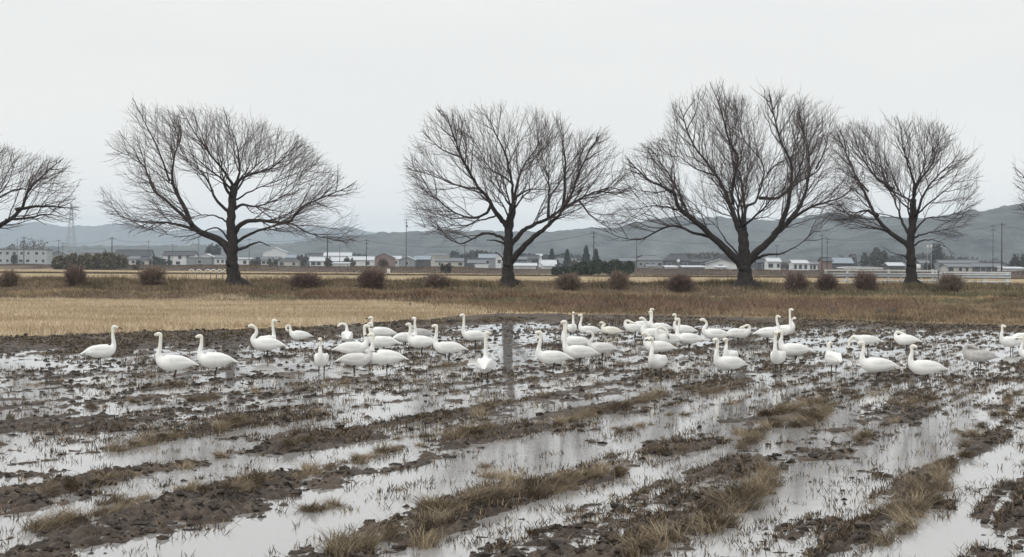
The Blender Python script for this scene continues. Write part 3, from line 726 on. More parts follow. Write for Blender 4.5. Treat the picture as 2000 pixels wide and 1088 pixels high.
for a in [(17,566,40,40,'round bare shrub nearest the left edge',br2,1),
          (147,564,46,50,'dense purple brown ball shaped shrub left of the broad tree',br,2),
          (297,566,52,48,'ragged brown shrub between ball shrub and the broad tree trunk',br2,3),
          (597,574,62,44,'wide spiky shrub first to the right of the broad tree trunk',br,4),
          (725,572,58,50,'large dark round shrub midway between two tree trunks',br,5),
          (853,570,48,38,'thin low shrub left of the central tree trunk',br2,6),
          (1110,574,48,42,'spiky shrub first to the right of the central trunk',br2,7),
          (1208,562,38,34,'small tight pale brown ball shrub below the evergreen mass',br2,8),
          (1328,574,52,42,'broad brown shrub left of the thickest tree trunk',br,9),
          (1555,572,40,42,'narrow dark shrub first to the right of the thickest trunk',br,10),
          (1615,572,44,42,'shrub at the left end of the white guardrail',br,11),
          (1691,572,42,44,'upright shrub in front of the guardrail left of the small tree',br,12),
          (1858,566,50,34,'low brown shrub before the gap between the two guardrails',br2,13)]:
    shrub(*a)

# ---------------------------------------------------------------- leafy masses / distant trees
def leafball(name, px, pyb, wpx, hpx, D, colr, label, seed, cnt=2600, cone=False, leaf=.5, z0=0.0, catg='tree', group=None, trunk=True, lobes=7, flat=False):
    R = np.random.default_rng(seed); x0 = P(px, pyb, D)[0]; w = wpx*D/F/2; top = P(px, pyb-hpx, D)[2]; h = top-z0
    root = thing(name, label, catg, (x0, D, z0), 0, group)
    if trunk:
        mb = MB(); mb.tube([(0, 0, -.2), (.05*w, 0, h*.4), (0, 0, h*.8)], [w*.09+.08, w*.06+.05, .05], 7)
        for q in range(4):
            a_ = q*1.6+seed; mb.tube([(0, 0, h*.3), (math.cos(a_)*w*.4, math.sin(a_)*w*.4, h*.62)], [w*.04+.04, .03], 5)
        mb.build('trunk', M['bark'], root, True)
    n = cnt
    if cone:
        t = R.random(n)**.7; ang = R.random(n)*6.283; rad = w*(1-t)**.8*(.55+.5*R.random(n))*(1+.2*np.sin(t*25))
        Pp = np.stack([np.cos(ang)*rad, np.sin(ang)*rad, h*(.06+.94*t)], -1)
    else:
        lx = R.uniform(-.72, .72, lobes)*w; ly = R.uniform(-.4, .4, lobes)*min(w, h); lz = R.uniform(.35, .62, lobes)*h
        lr = R.uniform(.28, .42, lobes)
        li = R.integers(0, lobes, n); v = R.normal(size=(n, 3)); v /= np.linalg.norm(v, axis=1)[:, None]; v *= (R.random((n, 1))**.4)*1.08
        Pp = np.stack([lx[li]+v[:, 0]*lr[li]*max(w*.8, h*.5), ly[li]+v[:, 1]*lr[li]*max(w*.6, h*.5), lz[li]+v[:, 2]*lr[li]*h*1.1], -1)
        Pp[:, 2] = np.clip(Pp[:, 2], .02*h if not flat else 0, h)
    a_ = R.normal(size=(n, 3)); a_ /= np.linalg.norm(a_, axis=1)[:, None]; b_ = np.cross(a_, R.normal(size=(n, 3))); b_ /= np.linalg.norm(b_, axis=1)[:, None]
    s = leaf*(.5+R.random((n, 1)))*.5
    V = np.stack([Pp-a_*s, Pp+b_*s*.6, Pp+a_*s, Pp-b_*s*.6], 1)
    mk('crown', V, np.arange(n*4).reshape(-1, 4), M['leaf'], root, False, tint=np.repeat(np.clip(np.array(colr)*(1+.5*(R.random((n, 1))*2-1)), .005, 1), 4, axis=0))
    return root
OL, DG, CN, GB = (.125, .108, .075), (.045, .058, .038), (.035, .045, .035), (.12, .105, .095)
for q, (px, w, h, lb) in enumerate([(122,50,27,'left end of the olive brown thicket behind the ball shaped shrub'),(160,58,30,'middle left clump of the olive brown thicket'),(198,58,31,'middle right clump of the olive brown thicket'),(230,48,27,'right end of the olive brown thicket')]):
    leafball('thicket_bush', px, 525, w, h, 375, OL, lb, 30+q, 3000, leaf=.7, catg='bush', group='olive thicket by the levee', trunk=False, lobes=9)
leafball('bush', 268, 527, 28, 10, 370, (.15, .115, .09), 'low brown bush just right of the olive thicket', 36, 900, leaf=.6, catg='bush', trunk=False)
for q, (px, w, h, lb) in enumerate([(1100,50,18,'low left end of the dark evergreen mass below the conifers'),(1140,56,26,'left middle of the dark evergreen mass'),(1185,60,31,'tallest clump of the dark evergreen mass'),(1222,44,26,'right end of the dark evergreen mass')]):
    leafball('evergreen_bush', px, 537, w, h, 300, DG, lb, 40+q, 3400, leaf=.55, catg='bush', group='evergreen mass by the levee', trunk=False, lobes=9)
for q, (px, yb, w, h, lb) in enumerate([(1078,515,16,28,'conifer standing left of the three village conifers'),(1108,515,16,27,'short conifer second among the village conifers'),(1145,515,20,34,'tallest pointed conifer behind the evergreen mass'),(1164,515,20,28,'broad conifer beside the utility pole')]):
    leafball('conifer_tree', px, yb, w, h, 640, CN, lb, 50+q, 1700, cone=True, leaf=1.0, group='conifers in the village')
for a in [('village_tree',65,505,50,46,800,GB,'grey leafless round tree above the long pale building',60,900,.9),
          ('village_tree',15,505,26,28,800,GB,'grey tree at the far left edge of the village',61,700,1.1),
          ('village_tree',26,520,16,24,700,(.06,.065,.05),'small dark tree in front of the long pale building',62,900,.9),
          ('village_tree',306,518,16,19,640,(.05,.055,.045),'small round dark tree left of the white house',63,900,.9),
          ('village_tree',416,508,26,33,900,CN,'dark pointed tree behind the white sheds',64,1300,1.2),
          ('village_tree',590,520,26,24,700,GB,'brownish tree beside the dark hip roof',65,800,1.0),
          ('village_tree',505,518,14,18,700,(.08,.08,.07),'grey tree right of the broad tree trunk',66,500,1.0),
          ('village_tree',752,530,34,28,420,(.15,.11,.095),'leafless reddish tree in front of the pink gable',67,900,.5),
          ('village_tree',1706,530,62,50,560,(.10,.095,.085),'large grey bare thicket tree left of the small rounded tree',68,3200,.8),
          ('village_tree',1826,525,34,50,600,(.08,.08,.08),'dark tree right behind the small rounded tree',69,1500,.9),
          ('village_tree',1812,528,26,18,500,(.07,.07,.055),'low dark bush under the small tree crown',70,900,.7),
          ('village_tree',888,500,24,12,900,(.05,.055,.05),'dark rounded treetop behind the grey roofs',71,900,1.2),
          ('village_tree',920,505,30,16,900,GB,'pale leafless tree behind the roofs left of the central trunk',72,500,1.1),
          ('village_tree',1990,530,40,34,520,(.09,.085,.08),'dim tree at the right edge of the village',73,1500,.8),
          ('village_tree',1658,525,36,32,640,GB,'faint leafless tree above the sloping dark roof',74,700,.9),
          ('village_tree',870,531,26,16,330,(.06,.052,.045),'dark low bush on the levee left of centre',75,900,.35),
          ('village_tree',1375,515,30,14,760,(.07,.075,.07),'dark low tree behind the village roofs left of thickest trunk',76,800,1.0),
          ('village_tree',700,508,60,12,1000,(.08,.085,.075),'distant tree line patch above the white sheds',77,1200,1.5),
          ('village_tree',1250,512,50,12,900,(.07,.075,.07),'distant dark trees behind the hip roofed house',78,1200,1.4)]:
    leafball(a[0], *a[1:6], a[6], a[7], a[8], a[9], leaf=a[10], catg='tree', group='trees among the village houses')

# ---------------------------------------------------------------- houses
def house(x0, x1, yt, ye, D, kind, wall, roof, label, wins=2, storeys=1, name='house', depth=8.0, hasroofpeak=None):
    xa, xb = P(x0, 520, D)[0], P(x1, 520, D)[0]; zt = P((x0+x1)/2, yt, D)[2]; ze = P((x0+x1)/2, ye, D)[2]
    ze = max(ze, 1.6); zt = max(zt, ze+.35)
    cx = (xa+xb)/2; w = (xb-xa)/2; root = thing(name, label, 'house' if name == 'house' else name.replace('_', ' '), (cx, D, 0), 0, 'houses and sheds of the distant village')
    d = depth; wb = MB(); o = .45; ww = w-o if w > 1.5 else w*.85
    if kind == 'front':      # gable end faces the camera
        V = [(-ww,0,0),(ww,0,0),(ww,0,ze),(0,0,zt-.15),(-ww,0,ze),(-ww,d,0),(ww,d,0),(ww,d,ze),(0,d,zt-.15),(-ww,d,ze)]
        wb.add(V, [(0,1,2,3,4),(6,5,9,8,7),(1,6,7,2),(5,0,4,9)])
    elif kind == 'side':
        V = [(-ww,0,0),(ww,0,0),(ww,d,0),(-ww,d,0),(-ww,0,ze),(ww,0,ze),(ww,d,ze),(-ww,d,ze),(-ww,d/2,zt-.15),(ww,d/2,zt-.15)]
        wb.add(V, [(0,1,5,4),(2,3,7,6),(1,2,6,9,5),(3,0,4,8,7)])
    else: wb.box(-ww, ww, 0, d, 0, ze)
    wb.build('wall', wall, root)
    rb = MB(); th = .18
    if kind == 'front':
        for s in (-1, 1):
            V = [(0,-o,zt),(0,d+o,zt),(s*w,d+o,ze-.12),(s*w,-o,ze-.12)]
            rb.add(V+[(a,b,c-th) for a,b,c in V], [(0,1,2,3),(7,6,5,4),(0,3,7,4),(1,5,6,2),(3,2,6,7)])
    elif kind == 'side':
        for s in (0, 1):
            yy = -o if s == 0 else d+o
            V = [(-w,d/2,zt),(w,d/2,zt),(w,yy,ze-.12),(-w,yy,ze-.12)]
            rb.add(V+[(a,b,c-th) for a,b,c in V], [(0,1,2,3),(7,6,5,4),(0,3,7,4),(1,5,6,2),(3,2,6,7)])
        rb.box(-w, w, d/2-.18, d/2+.18, zt-.05, zt+.16)
    elif kind == 'hip':
        q = min(w*.55, d/2); V = [(-w,-o,ze),(w,-o,ze),(w,d+o,ze),(-w,d+o,ze),(-w+q,d/2,zt),(w-q,d/2,zt)]
        rb.add(V, [(0,1,5,4),(1,2,5),(2,3,4,5),(3,0,4),(3,2,1,0)]); rb.box(-w+q, w-q, d/2-.2, d/2+.2, zt-.05, zt+.15)
    elif kind == 'flat': rb.box(-w, w, -o*.5, d, ze, zt)
    elif kind == 'shed':
        V = [(-w,-o,ze),(w,-o,ze),(w,d,zt),(-w,d,zt)]; rb.add(V+[(a,b,c-th) for a,b,c in V], [(0,1,2,3),(7,6,5,4),(0,4,5,1),(1,5,6,2),(3,7,4,0),(2,6,7,3)])
    elif kind == 'arch':
        n = 10; V = []
        for yy in (-.05, d):
            for k in range(n+1): an = math.pi*k/n; V.append((-math.cos(an)*w, yy, ze+(zt-ze)*math.sin(an)))
        fs = [(k, k+1, n+2+k, n+1+k) for k in range(n)]+[tuple(range(n, -1, -1)), tuple(range(n+1, 2*n+2))]
        rb.add(V, fs)
    rb.build('roof', roof, root)
    for st in range(storeys):
        zc_ = ze*((st+.55)/storeys) if storeys > 1 else ze*.55
        hh = min(.65, ze/storeys*.28)
        for k in range(wins):
            xc = -ww+(k+.5)*2*ww/wins+random.uniform(-.3, .3)*ww/max(wins, 2); hw = random.uniform(.45, .95)*min(1, ww*.8/max(wins, 1))
            fb = MB(); fb.box(xc-hw-.08, xc+hw+.08, -.06, -.003, zc_-hh-.08, zc_+hh+.08); f_ = fb.build('window', M['rail'] if wall not in (M['white'],) else M['greyw'], root)
            pb = MB(); pb.box(xc-hw, xc+hw, -.09, -.063, zc_-hh, zc_+hh); pb.build('pane', M['glass'], f_)
    return root
N = 26000
x = -330+rng.random(N)*660; y = 860+rng.random(N)*60; tp = (4.2+2.6*fbm(x*.035, x*0, 171, 4))*(.7+.6*sst(-.5, .5, fbm(x*.012, x*0, 175, 2)))
blades('distant_woods', x, y, rng.random(N)*np.maximum(tp, .8)-.3, .8+rng.random(N)*1.2, rng.random(N)*6.28, .5+.5*rng.random(N), 1.6, colvar(N, (.060, .062, .055), .5, (.10, .09, .08), np.clip(fbm(x*.05, x*0, 176, 2)+.3, 0, 1)), 1, M['straw'], 'continuous low line of distant trees behind the village', 'distant trees')
RT = random.Random(77)
for k in range(34):
    px = RT.uniform(140, 1990)
    if min(abs(px-q) for q in (455, 990, 1455, 1780)) < 16 or 540 > px > 560: continue
    yb = 506+.006*(px-0)+9
    leafball('village_tree', px, yb, RT.uniform(10, 26), RT.uniform(8, 17), RT.uniform(560, 700), RT.choice([(.07,.07,.06), (.09,.08,.07), (.055,.06,.05), (.11,.09,.08)]), 'small dim tree standing between the village houses', 300+k, 420, leaf=.8, catg='tree', group='small trees between the village houses')
W, CR, GW, DW, RW, BW = M['white'], M['cream'], M['greyw'], M['darkw'], M['redw'], M['brown']
RD, RG, RWT, RB = M['roof_d'], M['roof_g'], M['roof_w'], M['roof_b']
HS = [
 (-10,94,486,488,700,'flat',M['pale_grey'],RG,'long pale two storey building at the left edge',7,2,'building'),
 (94,134,489,498,720,'front',GW,RG,'grey gabled shed right of the long pale building',1,1),
 (157,201,486,493,760,'side',CR,RG,'low grey roof showing above the olive thicket',2,1),
 (222,295,488,499,740,'side',GW,RD,'wide dark roofed farmhouse left of the white house',4,1),
 (250,272,500,505,640,'side',CR,RG,'small roof in front of the wide dark farmhouse',1,1),
 (266,293,501,508,620,'hip',CR,RD,'little hip roofed hut before the wide farmhouse',1,1),
 (317,381,491,498,680,'side',W,RD,'white two storey house with a dark gable roof',3,2),
 (362,414,503,504,650,'flat',GW,M['concrete'],'grey boxy shed attached right of the white house',1,1,'shed'),
 (382,422,495,503,720,'front',W,RWT,'pale gabled shed roof behind the grey boxy shed',1,1),
 (418,450,498,503,700,'side',W,RG,'white house just left of the broad tree trunk',3,1),
 (446,490,503,505,660,'shed',W,RWT,'low white shed right of the broad tree trunk',2,1,'shed'),
 (512,561,483,492,900,'front',W,RWT,'big pale warehouse roof far behind',0,1,'warehouse'),
 (508,530,502,506,680,'side',CR,RG,'small pale house with two windows right of the broad tree',2,1),
 (528,548,502,507,720,'side',GW,RG,'small grey roofed house beside the pale one',1,1),
 (541,583,504,510,640,'hip',CR,RD,'dark hip roofed house with cream walls',2,1),
 (560,600,497,503,820,'side',GW,RB,'blue grey roof behind the hip roofed house',2,1),
 (596,632,495,501,830,'side',DW,RD,'dark roof left of the white warehouses',1,1),
 (603,682,502,509,640,'side',W,RWT,'long white shed with a row of windows behind the tall pole',6,1,'shed'),
 (631,687,493,499,760,'side',W,RWT,'white roofed warehouse rising behind the long shed',3,1,'warehouse'),
 (648,682,512,514,560,'shed',W,RWT,'small bright lean-to in front of the long white shed',0,1,'shed'),
 (676,731,501,507,640,'side',W,RWT,'white workshop with a dark open front',2,1,'workshop'),
 (729,771,494,503,680,'front',RW,RG,'pinkish red gabled house beside the white workshop',1,1),
 (765,784,500,505,720,'side',CR,RWT,'narrow pale roofed house right of the pink gable',1,1),
 (777,812,500,507,640,'front',GW,RWT,'grey gabled barn with a pale sloping roof',1,1),
 (808,842,499,506,650,'side',DW,RB,'dark walled barn joined to the grey gabled barn',0,1,'barn'),
 (826,878,493,499,700,'hip',CR,RG,'raised grey hip roof left of the thin pole',3,1),
 (848,908,504,509,630,'side',CR,RG,'long grey tiled house with pale front',3,1),
 (858,880,498,502,800,'side',DW,RD,'small dark roof peeping over the tiled house',0,1),
 (912,950,507,513,620,'side',DW,RG,'dark low barn near the central trunk',1,1,'barn'),
 (925,956,517,519,500,'arch',W,RWT,'low white plastic tunnel near the central trunk',0,1,'greenhouse'),
 (934,974,496,503,660,'side',GW,RB,'blue grey roofed barn left of the central trunk',1,1,'barn'),
 (966,984,499,500,640,'flat',W,RWT,'tall white wall directly left of the central trunk',1,1),
 (1000,1030,501,506,690,'side',DW,RG,'dark house directly right of the central trunk',2,1),
 (1022,1054,498,505,700,'side',GW,RD,'grey house with pale panels right of the central trunk',3,1),
 (1047,1060,496,499,800,'side',W,RWT,'tiny bright roof above the grey panelled house',0,1),
 (1000,1050,514,519,520,'side',W,RWT,'low white roof strip right of the central trunk',0,1,'shed'),
 (1056,1088,508,515,560,'side',CR,RWT,'two tier white roofed shed left of the evergreen mass',1,1,'shed'),
 (1060,1084,518,521,500,'side',W,RWT,'small white shed below the two tier roof',0,1,'shed'),
 (1094,1150,510,514,640,'side',DW,RG,'long low grey roof below the conifers',0,1),
 (1205,1245,503,509,760,'side',DW,RG,'grey roof above the right end of the evergreen mass',1,1),
 (1243,1297,499,508,660,'hip',GW,RG,'grey hip roofed house with bright windows by the pole',4,1),
 (1262,1284,516,520,500,'side',CR,RG,'small grey shed in front of the hip roofed house',0,1,'shed'),
 (1294,1352,496,509,660,'hip',DW,RD,'large dark pyramid roofed house',2,1),
 (1345,1392,505,511,690,'side',DW,RD,'long dark roof right of the pyramid roofed house',1,1),
 (1300,1326,520,523,420,'shed',W,RWT,'bright white sheet roof low beside the road mirror',0,1,'shed'),
 (1333,1380,520,523,440,'shed',GW,RWT,'pale low shed roof right of the road mirror',0,1,'shed'),
 (1380,1442,505,514,520,'front',W,RG,'white gabled hall left of the thickest trunk',1,1,'hall'),
 (1400,1424,521,524,430,'shed',W,RWT,'bright white cover in front of the gabled hall',0,1,'shed'),
 (1478,1504,506,512,560,'side',DW,RD,'dark house directly right of the thickest trunk',1,1),
 (1498,1527,504,510,540,'side',W,RWT,'small white roofed house right of the thickest trunk',2,1),
 (1547,1581,508,513,500,'side',W,RWT,'white house with a band of dark windows',3,1),
 (1579,1605,510,515,520,'side',W,RG,'lower annex right of the white windowed house',3,1),
 (1606,1628,503,509,500,'side',RW,RD,'small rusty red house beside two poles',0,1),
 (1618,1668,503,513,540,'side',DW,RB,'large sloping blue grey roof right of the red house',0,1),
 (1645,1728,522,524,420,'arch',W,RWT,'long low white plastic greenhouse behind the guardrail',0,1,'greenhouse'),
 (1734,1768,513,518,520,'side',DW,RWT,'pale roofed shed left of the small tree trunk',0,1,'shed'),
 (1834,1868,508,513,540,'side',GW,RG,'grey gabled house right of the small tree trunk',2,1),
 (1848,1902,515,520,480,'side',CR,RG,'long grey roofed house behind the second guardrail',3,1),
 (1868,1912,508,513,600,'side',DW,RG,'grey roof behind the long house at right',0,1),
 (1902,1962,514,520,500,'side',DW,RG,'dark roofed farmhouse near the twin poles',2,1),
 (1938,1962,506,512,560,'hip',DW,RD,'small dark pointed roof left of the twin poles',0,1),
 (1963,2010,521,524,430,'shed',W,RWT,'low white sheet roof at the right edge',0,1,'shed'),
]
for h_ in HS: house(*h_)
RR = random.Random(44)
for k in range(26):
    px = RR.uniform(130, 1960) if k > 1 else 470+k*130; wv = RR.uniform(18, 46); yb = 497+.0065*px
    if min(abs(px-q) for q in (455, 990, 1455, 1780)) < 14: continue
    yt = yb+RR.uniform(-1.5, 5)
    house(px-wv/2, px+wv/2, yt, yt+RR.uniform(4, 6), RR.uniform(770, 850), RR.choice(['side', 'hip', 'side']), RR.choice([GW, DW, CR, DW]), RR.choice([RG, RD, RB, RG]), 'dim grey roofed house far back among the distant trees', RR.choice([0, 2, 3]), 1)
# water tank
tk = thing('water_tank', 'small white tank right of the small tree trunk', 'tank', (P(1792,520,420)[0], 420, 0))
mb = MB(); zt = P(1792,517,420)[2]; zb = P(1792,527,420)[2]; mb.tube([(0,0,zb),(0,0,zt)], [.85,.85], 14); mb.tube([(0,0,zt+.002),(0,0,zt+.15)], [.85,.4], 14); mb.build('tank', M['white'], tk, True)
mb = MB(); [mb.tube([(sx_*.6,sy_*.6,0),(sx_*.6,sy_*.6,zb)], .07, 5) for sx_ in (-1,1) for sy_ in (-1,1)]; mb.build('stand', M['steel'], tk)

# ---------------------------------------------------------------- poles, wires, pylon
def pole(px, yt, D, label, arms=1, name='utility_pole', r=.16, yb=None):
    x = P(px, yt, D)[0]; zt = P(px, yt, D)[2]
    t = thing(name, label, 'utility pole', (x, D, 0), 0, 'utility poles in the village')
    mb = MB(); mb.tube([(0,0,-.3),(0,0,zt)], [r*1.15, r*.75], 8); mb.build('post', M['pole'], t, True)
    for k in range(arms):
        z = zt-.5-k*1.1; mb = MB(); mb.box(-1.0+.3*k, 1.0-.3*k, -.26, -.17, z-.06, z+.06)
        for q in (-.8, -.3, .3, .8): mb.tube([(q*(1-.3*k), -.215, z+.062), (q*(1-.3*k), -.215, z+.26)], .05, 5)
        mb.build('crossarm', M['pole'], t)
    if arms > 1:
        mb = MB(); mb.tube([(.38,0,zt-3.2),(.38,0,zt-2.3)], .22, 8); mb.build('transformer', M['steel'], t, True)
    return (x, D, zt)
tops = {}
for px, yt, D, lb, ar, r in [(34,466,560,'thin pole left of the pole before the pale building',0,.1),(47,462,500,'dark pole in front of the long pale building',1,.16),
        (115,468,600,'left of two poles right of the pale building',1,.13),(123,473,600,'right of two poles right of the pale building',1,.12),
        (219,463,480,'stout pole rising above the olive thicket',1,.2),(290,470,640,'pole with a wide top bar left of the white house',1,.12),
        (337,476,660,'thin pole behind the white house roof',1,.1),(388,462,700,'slim pole seen left of the broad tree trunk',2,.12),(415,474,640,'short pole at the white sheds',0,.12),(487,466,640,'pole right of the broad tree trunk',1,.12),
        (640,458,380,'tall dark pole in front of the long white shed',1,.17),(664,478,600,'faint thin pole behind the white sheds',0,.1),
        (716,467,520,'pole with a double crossarm left of the pink gable',2,.15),(794,427,560,'very tall slender mast with short rungs',4,.14),
        (908,477,470,'pole left of the central trunk',1,.13),(981,468,520,'thin pole hugging the central trunk',0,.12),(1160,452,430,'pole behind the tallest conifer',2,.17),
        (1244,462,390,'thin pole by the hip roofed house',1,.11),(1452,470,560,'pole mostly hidden behind the thickest trunk',0,.12),(1517,478,560,'short pole right of the thickest trunk',1,.12),
        (1606,457,440,'left of two poles by the red house',1,.15),(1616,464,470,'right of two poles by the red house',2,.13),
        (1940,438,430,'slim pale pole with a small crossarm at right',2,.10),(1957,435,400,'stout dark pole near the right edge',1,.19)]:
    tops[px] = pole(px, yt, D, lb, ar, r=r)
def wire(a, b, dz, sag, label, r=.035):
    A, B = Vector(tops[a] if not isinstance(a, tuple) else a), Vector(tops[b] if not isinstance(b, tuple) else b); A.z -= dz; B.z -= dz
    A.y -= .22; B.y -= .22
    pts = [A.lerp(B, k/16)-Vector((0, 0, sag*4*(k/16)*(1-k/16))) for k in range(17)]
    mb = MB(); mb.tube(pts, r, 4); tag(mb.build('power_line', M['wire']), label, 'power line', 'power lines over the village')
for a, b, dz, sg, lb in [(47,115,.5,.5,'wire from the pale building pole to the poles at its right'),(123,219,.5,.8,'wire over the olive thicket'),(219,290,.5,.6,'wire from the stout pole toward the white house'),
        (290,388,.5,.8,'wire over the white house roof'),(388,487,.6,.8,'wire passing behind the broad tree trunk'),(487,640,.5,1.0,'wire from the broad tree to the tall dark pole'),(640,716,.5,.6,'wire between tall dark pole and double armed pole'),
        (716,908,.6,1.0,'long wire passing the slender mast'),(908,1160,.5,1.2,'long wire behind the central tree'),(1160,1244,.6,.6,'wire from the conifers to the hip roofed house'),(1244,1452,.5,.9,'wire over the pyramid roofed house'),
        (1452,1606,.5,.8,'wire passing behind the thickest trunk'),(1616,1940,.6,1.5,'long wire behind the small rounded tree'),((P(1957,437,400)[0],400,P(1957,437,400)[2]),(P(2080,430,380)[0],380,P(2080,452,380)[2]),.5,.4,'wire leaving the stout pole past the right edge')]:
    wire(a, b, dz, sg, lb)
D = 1300; x = P(139, 500, D)[0]; zt = P(139, 398, D)[2]
t = thing('transmission_tower', 'tall steel lattice tower rising left of the broad tree', 'tower', (x, D, 0))
mb = MB(); hb = 4.2; lv = [0, .18, .34, .48, .6, .7, .79, .87, .94, 1]
hw = lambda f: hb*(1-f)**1.15+.45
for sx_ in (-1, 1):
    for sy_ in (-1, 1): mb.tube([(sx_*hw(f), sy_*hw(f), zt*f) for f in lv], .22, 4)
for i in range(len(lv)-1):
    a, b = lv[i], lv[i+1]
    for sy_ in (-1, 1):
        mb.tube([(-hw(a), sy_*hw(a), zt*a), (hw(b), sy_*hw(b), zt*b)], .12, 3); mb.tube([(hw(a), sy_*hw(a), zt*a), (-hw(b), sy_*hw(b), zt*b)], .12, 3)
        mb.tube([(sy_*hw(a), -hw(a), zt*a), (sy_*hw(b), hw(b), zt*b)], .12, 3)
mb.build('lattice_frame', M['steel'], t)
for f, ww in ((.74, 4.2), (.83, 3.7), (.92, 3.2)):
    mb = MB(); mb.tube([(-ww, 0, zt*f), (0, 0, zt*f+1.0), (ww, 0, zt*f)], .14, 4); mb.tube([(-ww, 0, zt*f), (ww, 0, zt*f)], .14, 4); mb.build('crossarm', M['steel'], t)
    # insulators
mb = MB(); [mb.tube([(s*ww, 0, zt*f), (s*ww, 0, zt*f-1.4)], .14, 5) for s in (-1, 1) for f, ww in ((.74, 4.2), (.83, 3.7), (.92, 3.2))]; mb.build('insulators', M['steel'], t)

# road mirror, roadside sign
x, D = P(1325, 520, 400)[0], 400
t = thing('road_mirror', 'small round mirror on a thin post among the roofs', 'road mirror', (x, D, 0)); zt = P(1325, 509, D)[2]
mb = MB(); mb.tube([(0,0,0),(0,0,zt)], .07, 6); mb.build('post', M['steel'], t)
mb = MB(); mb.tube([(0,-.14,zt),(0,-.09,zt)], .42, 16); mb.build('mirror_face', M['rail'], t)
x, D = P(759, 530, 320)[0], 320
t = thing('small_sign', 'small pale sign board on a post at the field edge', 'sign', (x, D, 0)); zt = P(759, 525, D)[2]
mb = MB(); mb.tube([(0,0,0),(0,0,zt-.1)], .06, 6); mb.build('post', M['brown'], t)
mb = MB(); mb.box(-.34, .34, -.12, -.07, zt-.85, zt); mb.build('board', M['white'], t)
# pale street lamps cluster at 1812
for px, lb in ((1812, 'white lamp head left of a pair above the dark tree'), (1819, 'white lamp head right of a pair above the dark tree')):
    D = 460; x = P(px, 480, D)[0]; zt = P(px, 479, D)[2]; t = thing('street_lamp', lb, 'street lamp', (x, D, 0), 0, 'white lamps above the village')
    mb = MB(); mb.tube([(0,0,0),(0,0,zt-.9)], [.09,.06], 6); mb.build('post', M['steel'], t, True)
    mb = MB(); mb.tube([(0,0,zt-.898),(0,0,zt-.5),(0,0,zt)], [.16,.3,.2], 8); mb.build('lamp_head', M['white'], t, True)

# ---------------------------------------------------------------- guardrails
def guardrail(xs, ybase, ytop, Y, posts, label, end=None):
    xa, xb = P(xs[0], ybase, Y)[0], P(xs[1], ybase, Y)[0]; z0 = P((xs[0]+xs[1])/2, ybase, Y)[2]
    t = thing('guardrail', label, 'guardrail', (xa, Y, z0), 0, 'white guardrails of the small bridge')
    L = xb-xa; H = (ybase-ytop)*Y/F
    mb = MB(); mb.box(0, L, -.05, .05, H-.10, H); mb.build('top_rail', M['rail'], t)
    mb = MB(); prof = [(-.06,.22),(-.13,.29),(-.06,.36),(-.06,.40),(-.13,.47),(-.06,.54)]
    V = [(q, y_, H*.42+z_-.1) for q in (0, L) for y_, z_ in prof]+[(q, y_+.02, H*.42+z_-.1) for q in (0, L) for y_, z_ in prof]
    fs = [(i, i+1, i+7, i+6) for i in range(5)]+[(i+12, i+18, i+19, i+13) for i in range(5)]
    mb.add(V, fs); mb.build('beam', M['beam'], t)
    mb = MB(); mb.tube([(0, -.07, H*.30), (L, -.07, H*.30)], .045, 8); mb.build('pipe', M['rail'], t, True)
    for k, (p, wd, top) in enumerate(posts):
        x = P(p, ybase, Y)[0]-xa; mb = MB(); mb.box(x-wd/2, x+wd/2, -.03, .10, -.25, H*top); mb.build('post', M['rail'], t)
    return t
guardrail((1610,1831), 558, 527, 110.5, [(1613,.12,.97),(1655,.16,1.02),(1695,.1,.8),(1736,.16,1.02),(1760,.1,.55),(1800,.1,.55),(1822,.17,1.04),(1829,.1,1.0)], 'longer left white guardrail passing behind the small tree trunk')
guardrail((1835,1974), 559, 531, 109.5, [(1837,.12,.97),(1882,.16,.72),(1925,.16,.72),(1968,.17,.95)], 'shorter right white guardrail with broad grey beam')
# concrete edge of the bridge
mb = MB(); xa, xb = P(1605,560,114)[0], P(1985,560,114)[0]; mb.box(xa, xb, 113, 117, -.2, .75); tag(mb.build('bridge_slab', M['concrete']), 'low concrete bridge slab behind the guardrails', 'bridge')
# white hoops in the field left of the broad trunk
for k, px in enumerate((374, 389, 406, 417, 429, 441)):
    Y = 135; x = P(px, 530, Y)[0]; zt = P(px, 527, Y)[2]
    t = thing('plant_hoop', ['leftmost white hoop of the row beside the broad trunk','second white hoop from the left in the row','third white hoop from the left in the row','fourth white hoop from the left in the row','fifth white hoop from the left, near the broad trunk','last white hoop of the row, nearest the broad trunk'][k], 'hoop', (x, Y, .02), 0, 'row of small white hoops in the field')
    mb = MB(); n = 8; mb.tube([(-math.cos(math.pi*i/n)*.24, 0, zt-.24+math.sin(math.pi*i/n)*.24) for i in range(n+1)], .05, 6); mb.build('arch', M['white'], t, True)
    mb = MB(); mb.tube([(-.24,0,-.1),(-.24,0,zt-.24)], .03, 5); mb.tube([(.24,0,-.1),(.24,0,zt-.24)], .03, 5); mb.build('stakes', M['concrete'], t)
# dark irrigation posts in the red grass
for px, py, w_, h_, lb in [(1172,606,8,17,'dark weathered stump in the red grass above the standing swans'),(1626,616,11,18,'dark post at the left of three in the right weeds'),(1718,614,9,10,'square dark block left of a pair in the right weeds'),(1745,614,10,11,'square dark block right of a pair in the right weeds'),(801,601,4,10,'thin dark stake at the golden field edge')]:
    X, Y = G(px, py, .05); s = Y/F; z0 = float(gz(X, Y)); t = MB(); a = w_*s/2; H = h_*s
    t.tube([(0,0,-.2),(.02,0,H*.5),(0,.02,H*.93),(0,.02,H)], [a*1.05, a*.95, a*1.0, a*.7], 7); o = t.build('wooden_post', M['brown'] if h_ > 12 else M['darkw']); o.location = (X, Y, z0)
    tag(o, lb, 'post', 'dark posts in the dry grass')

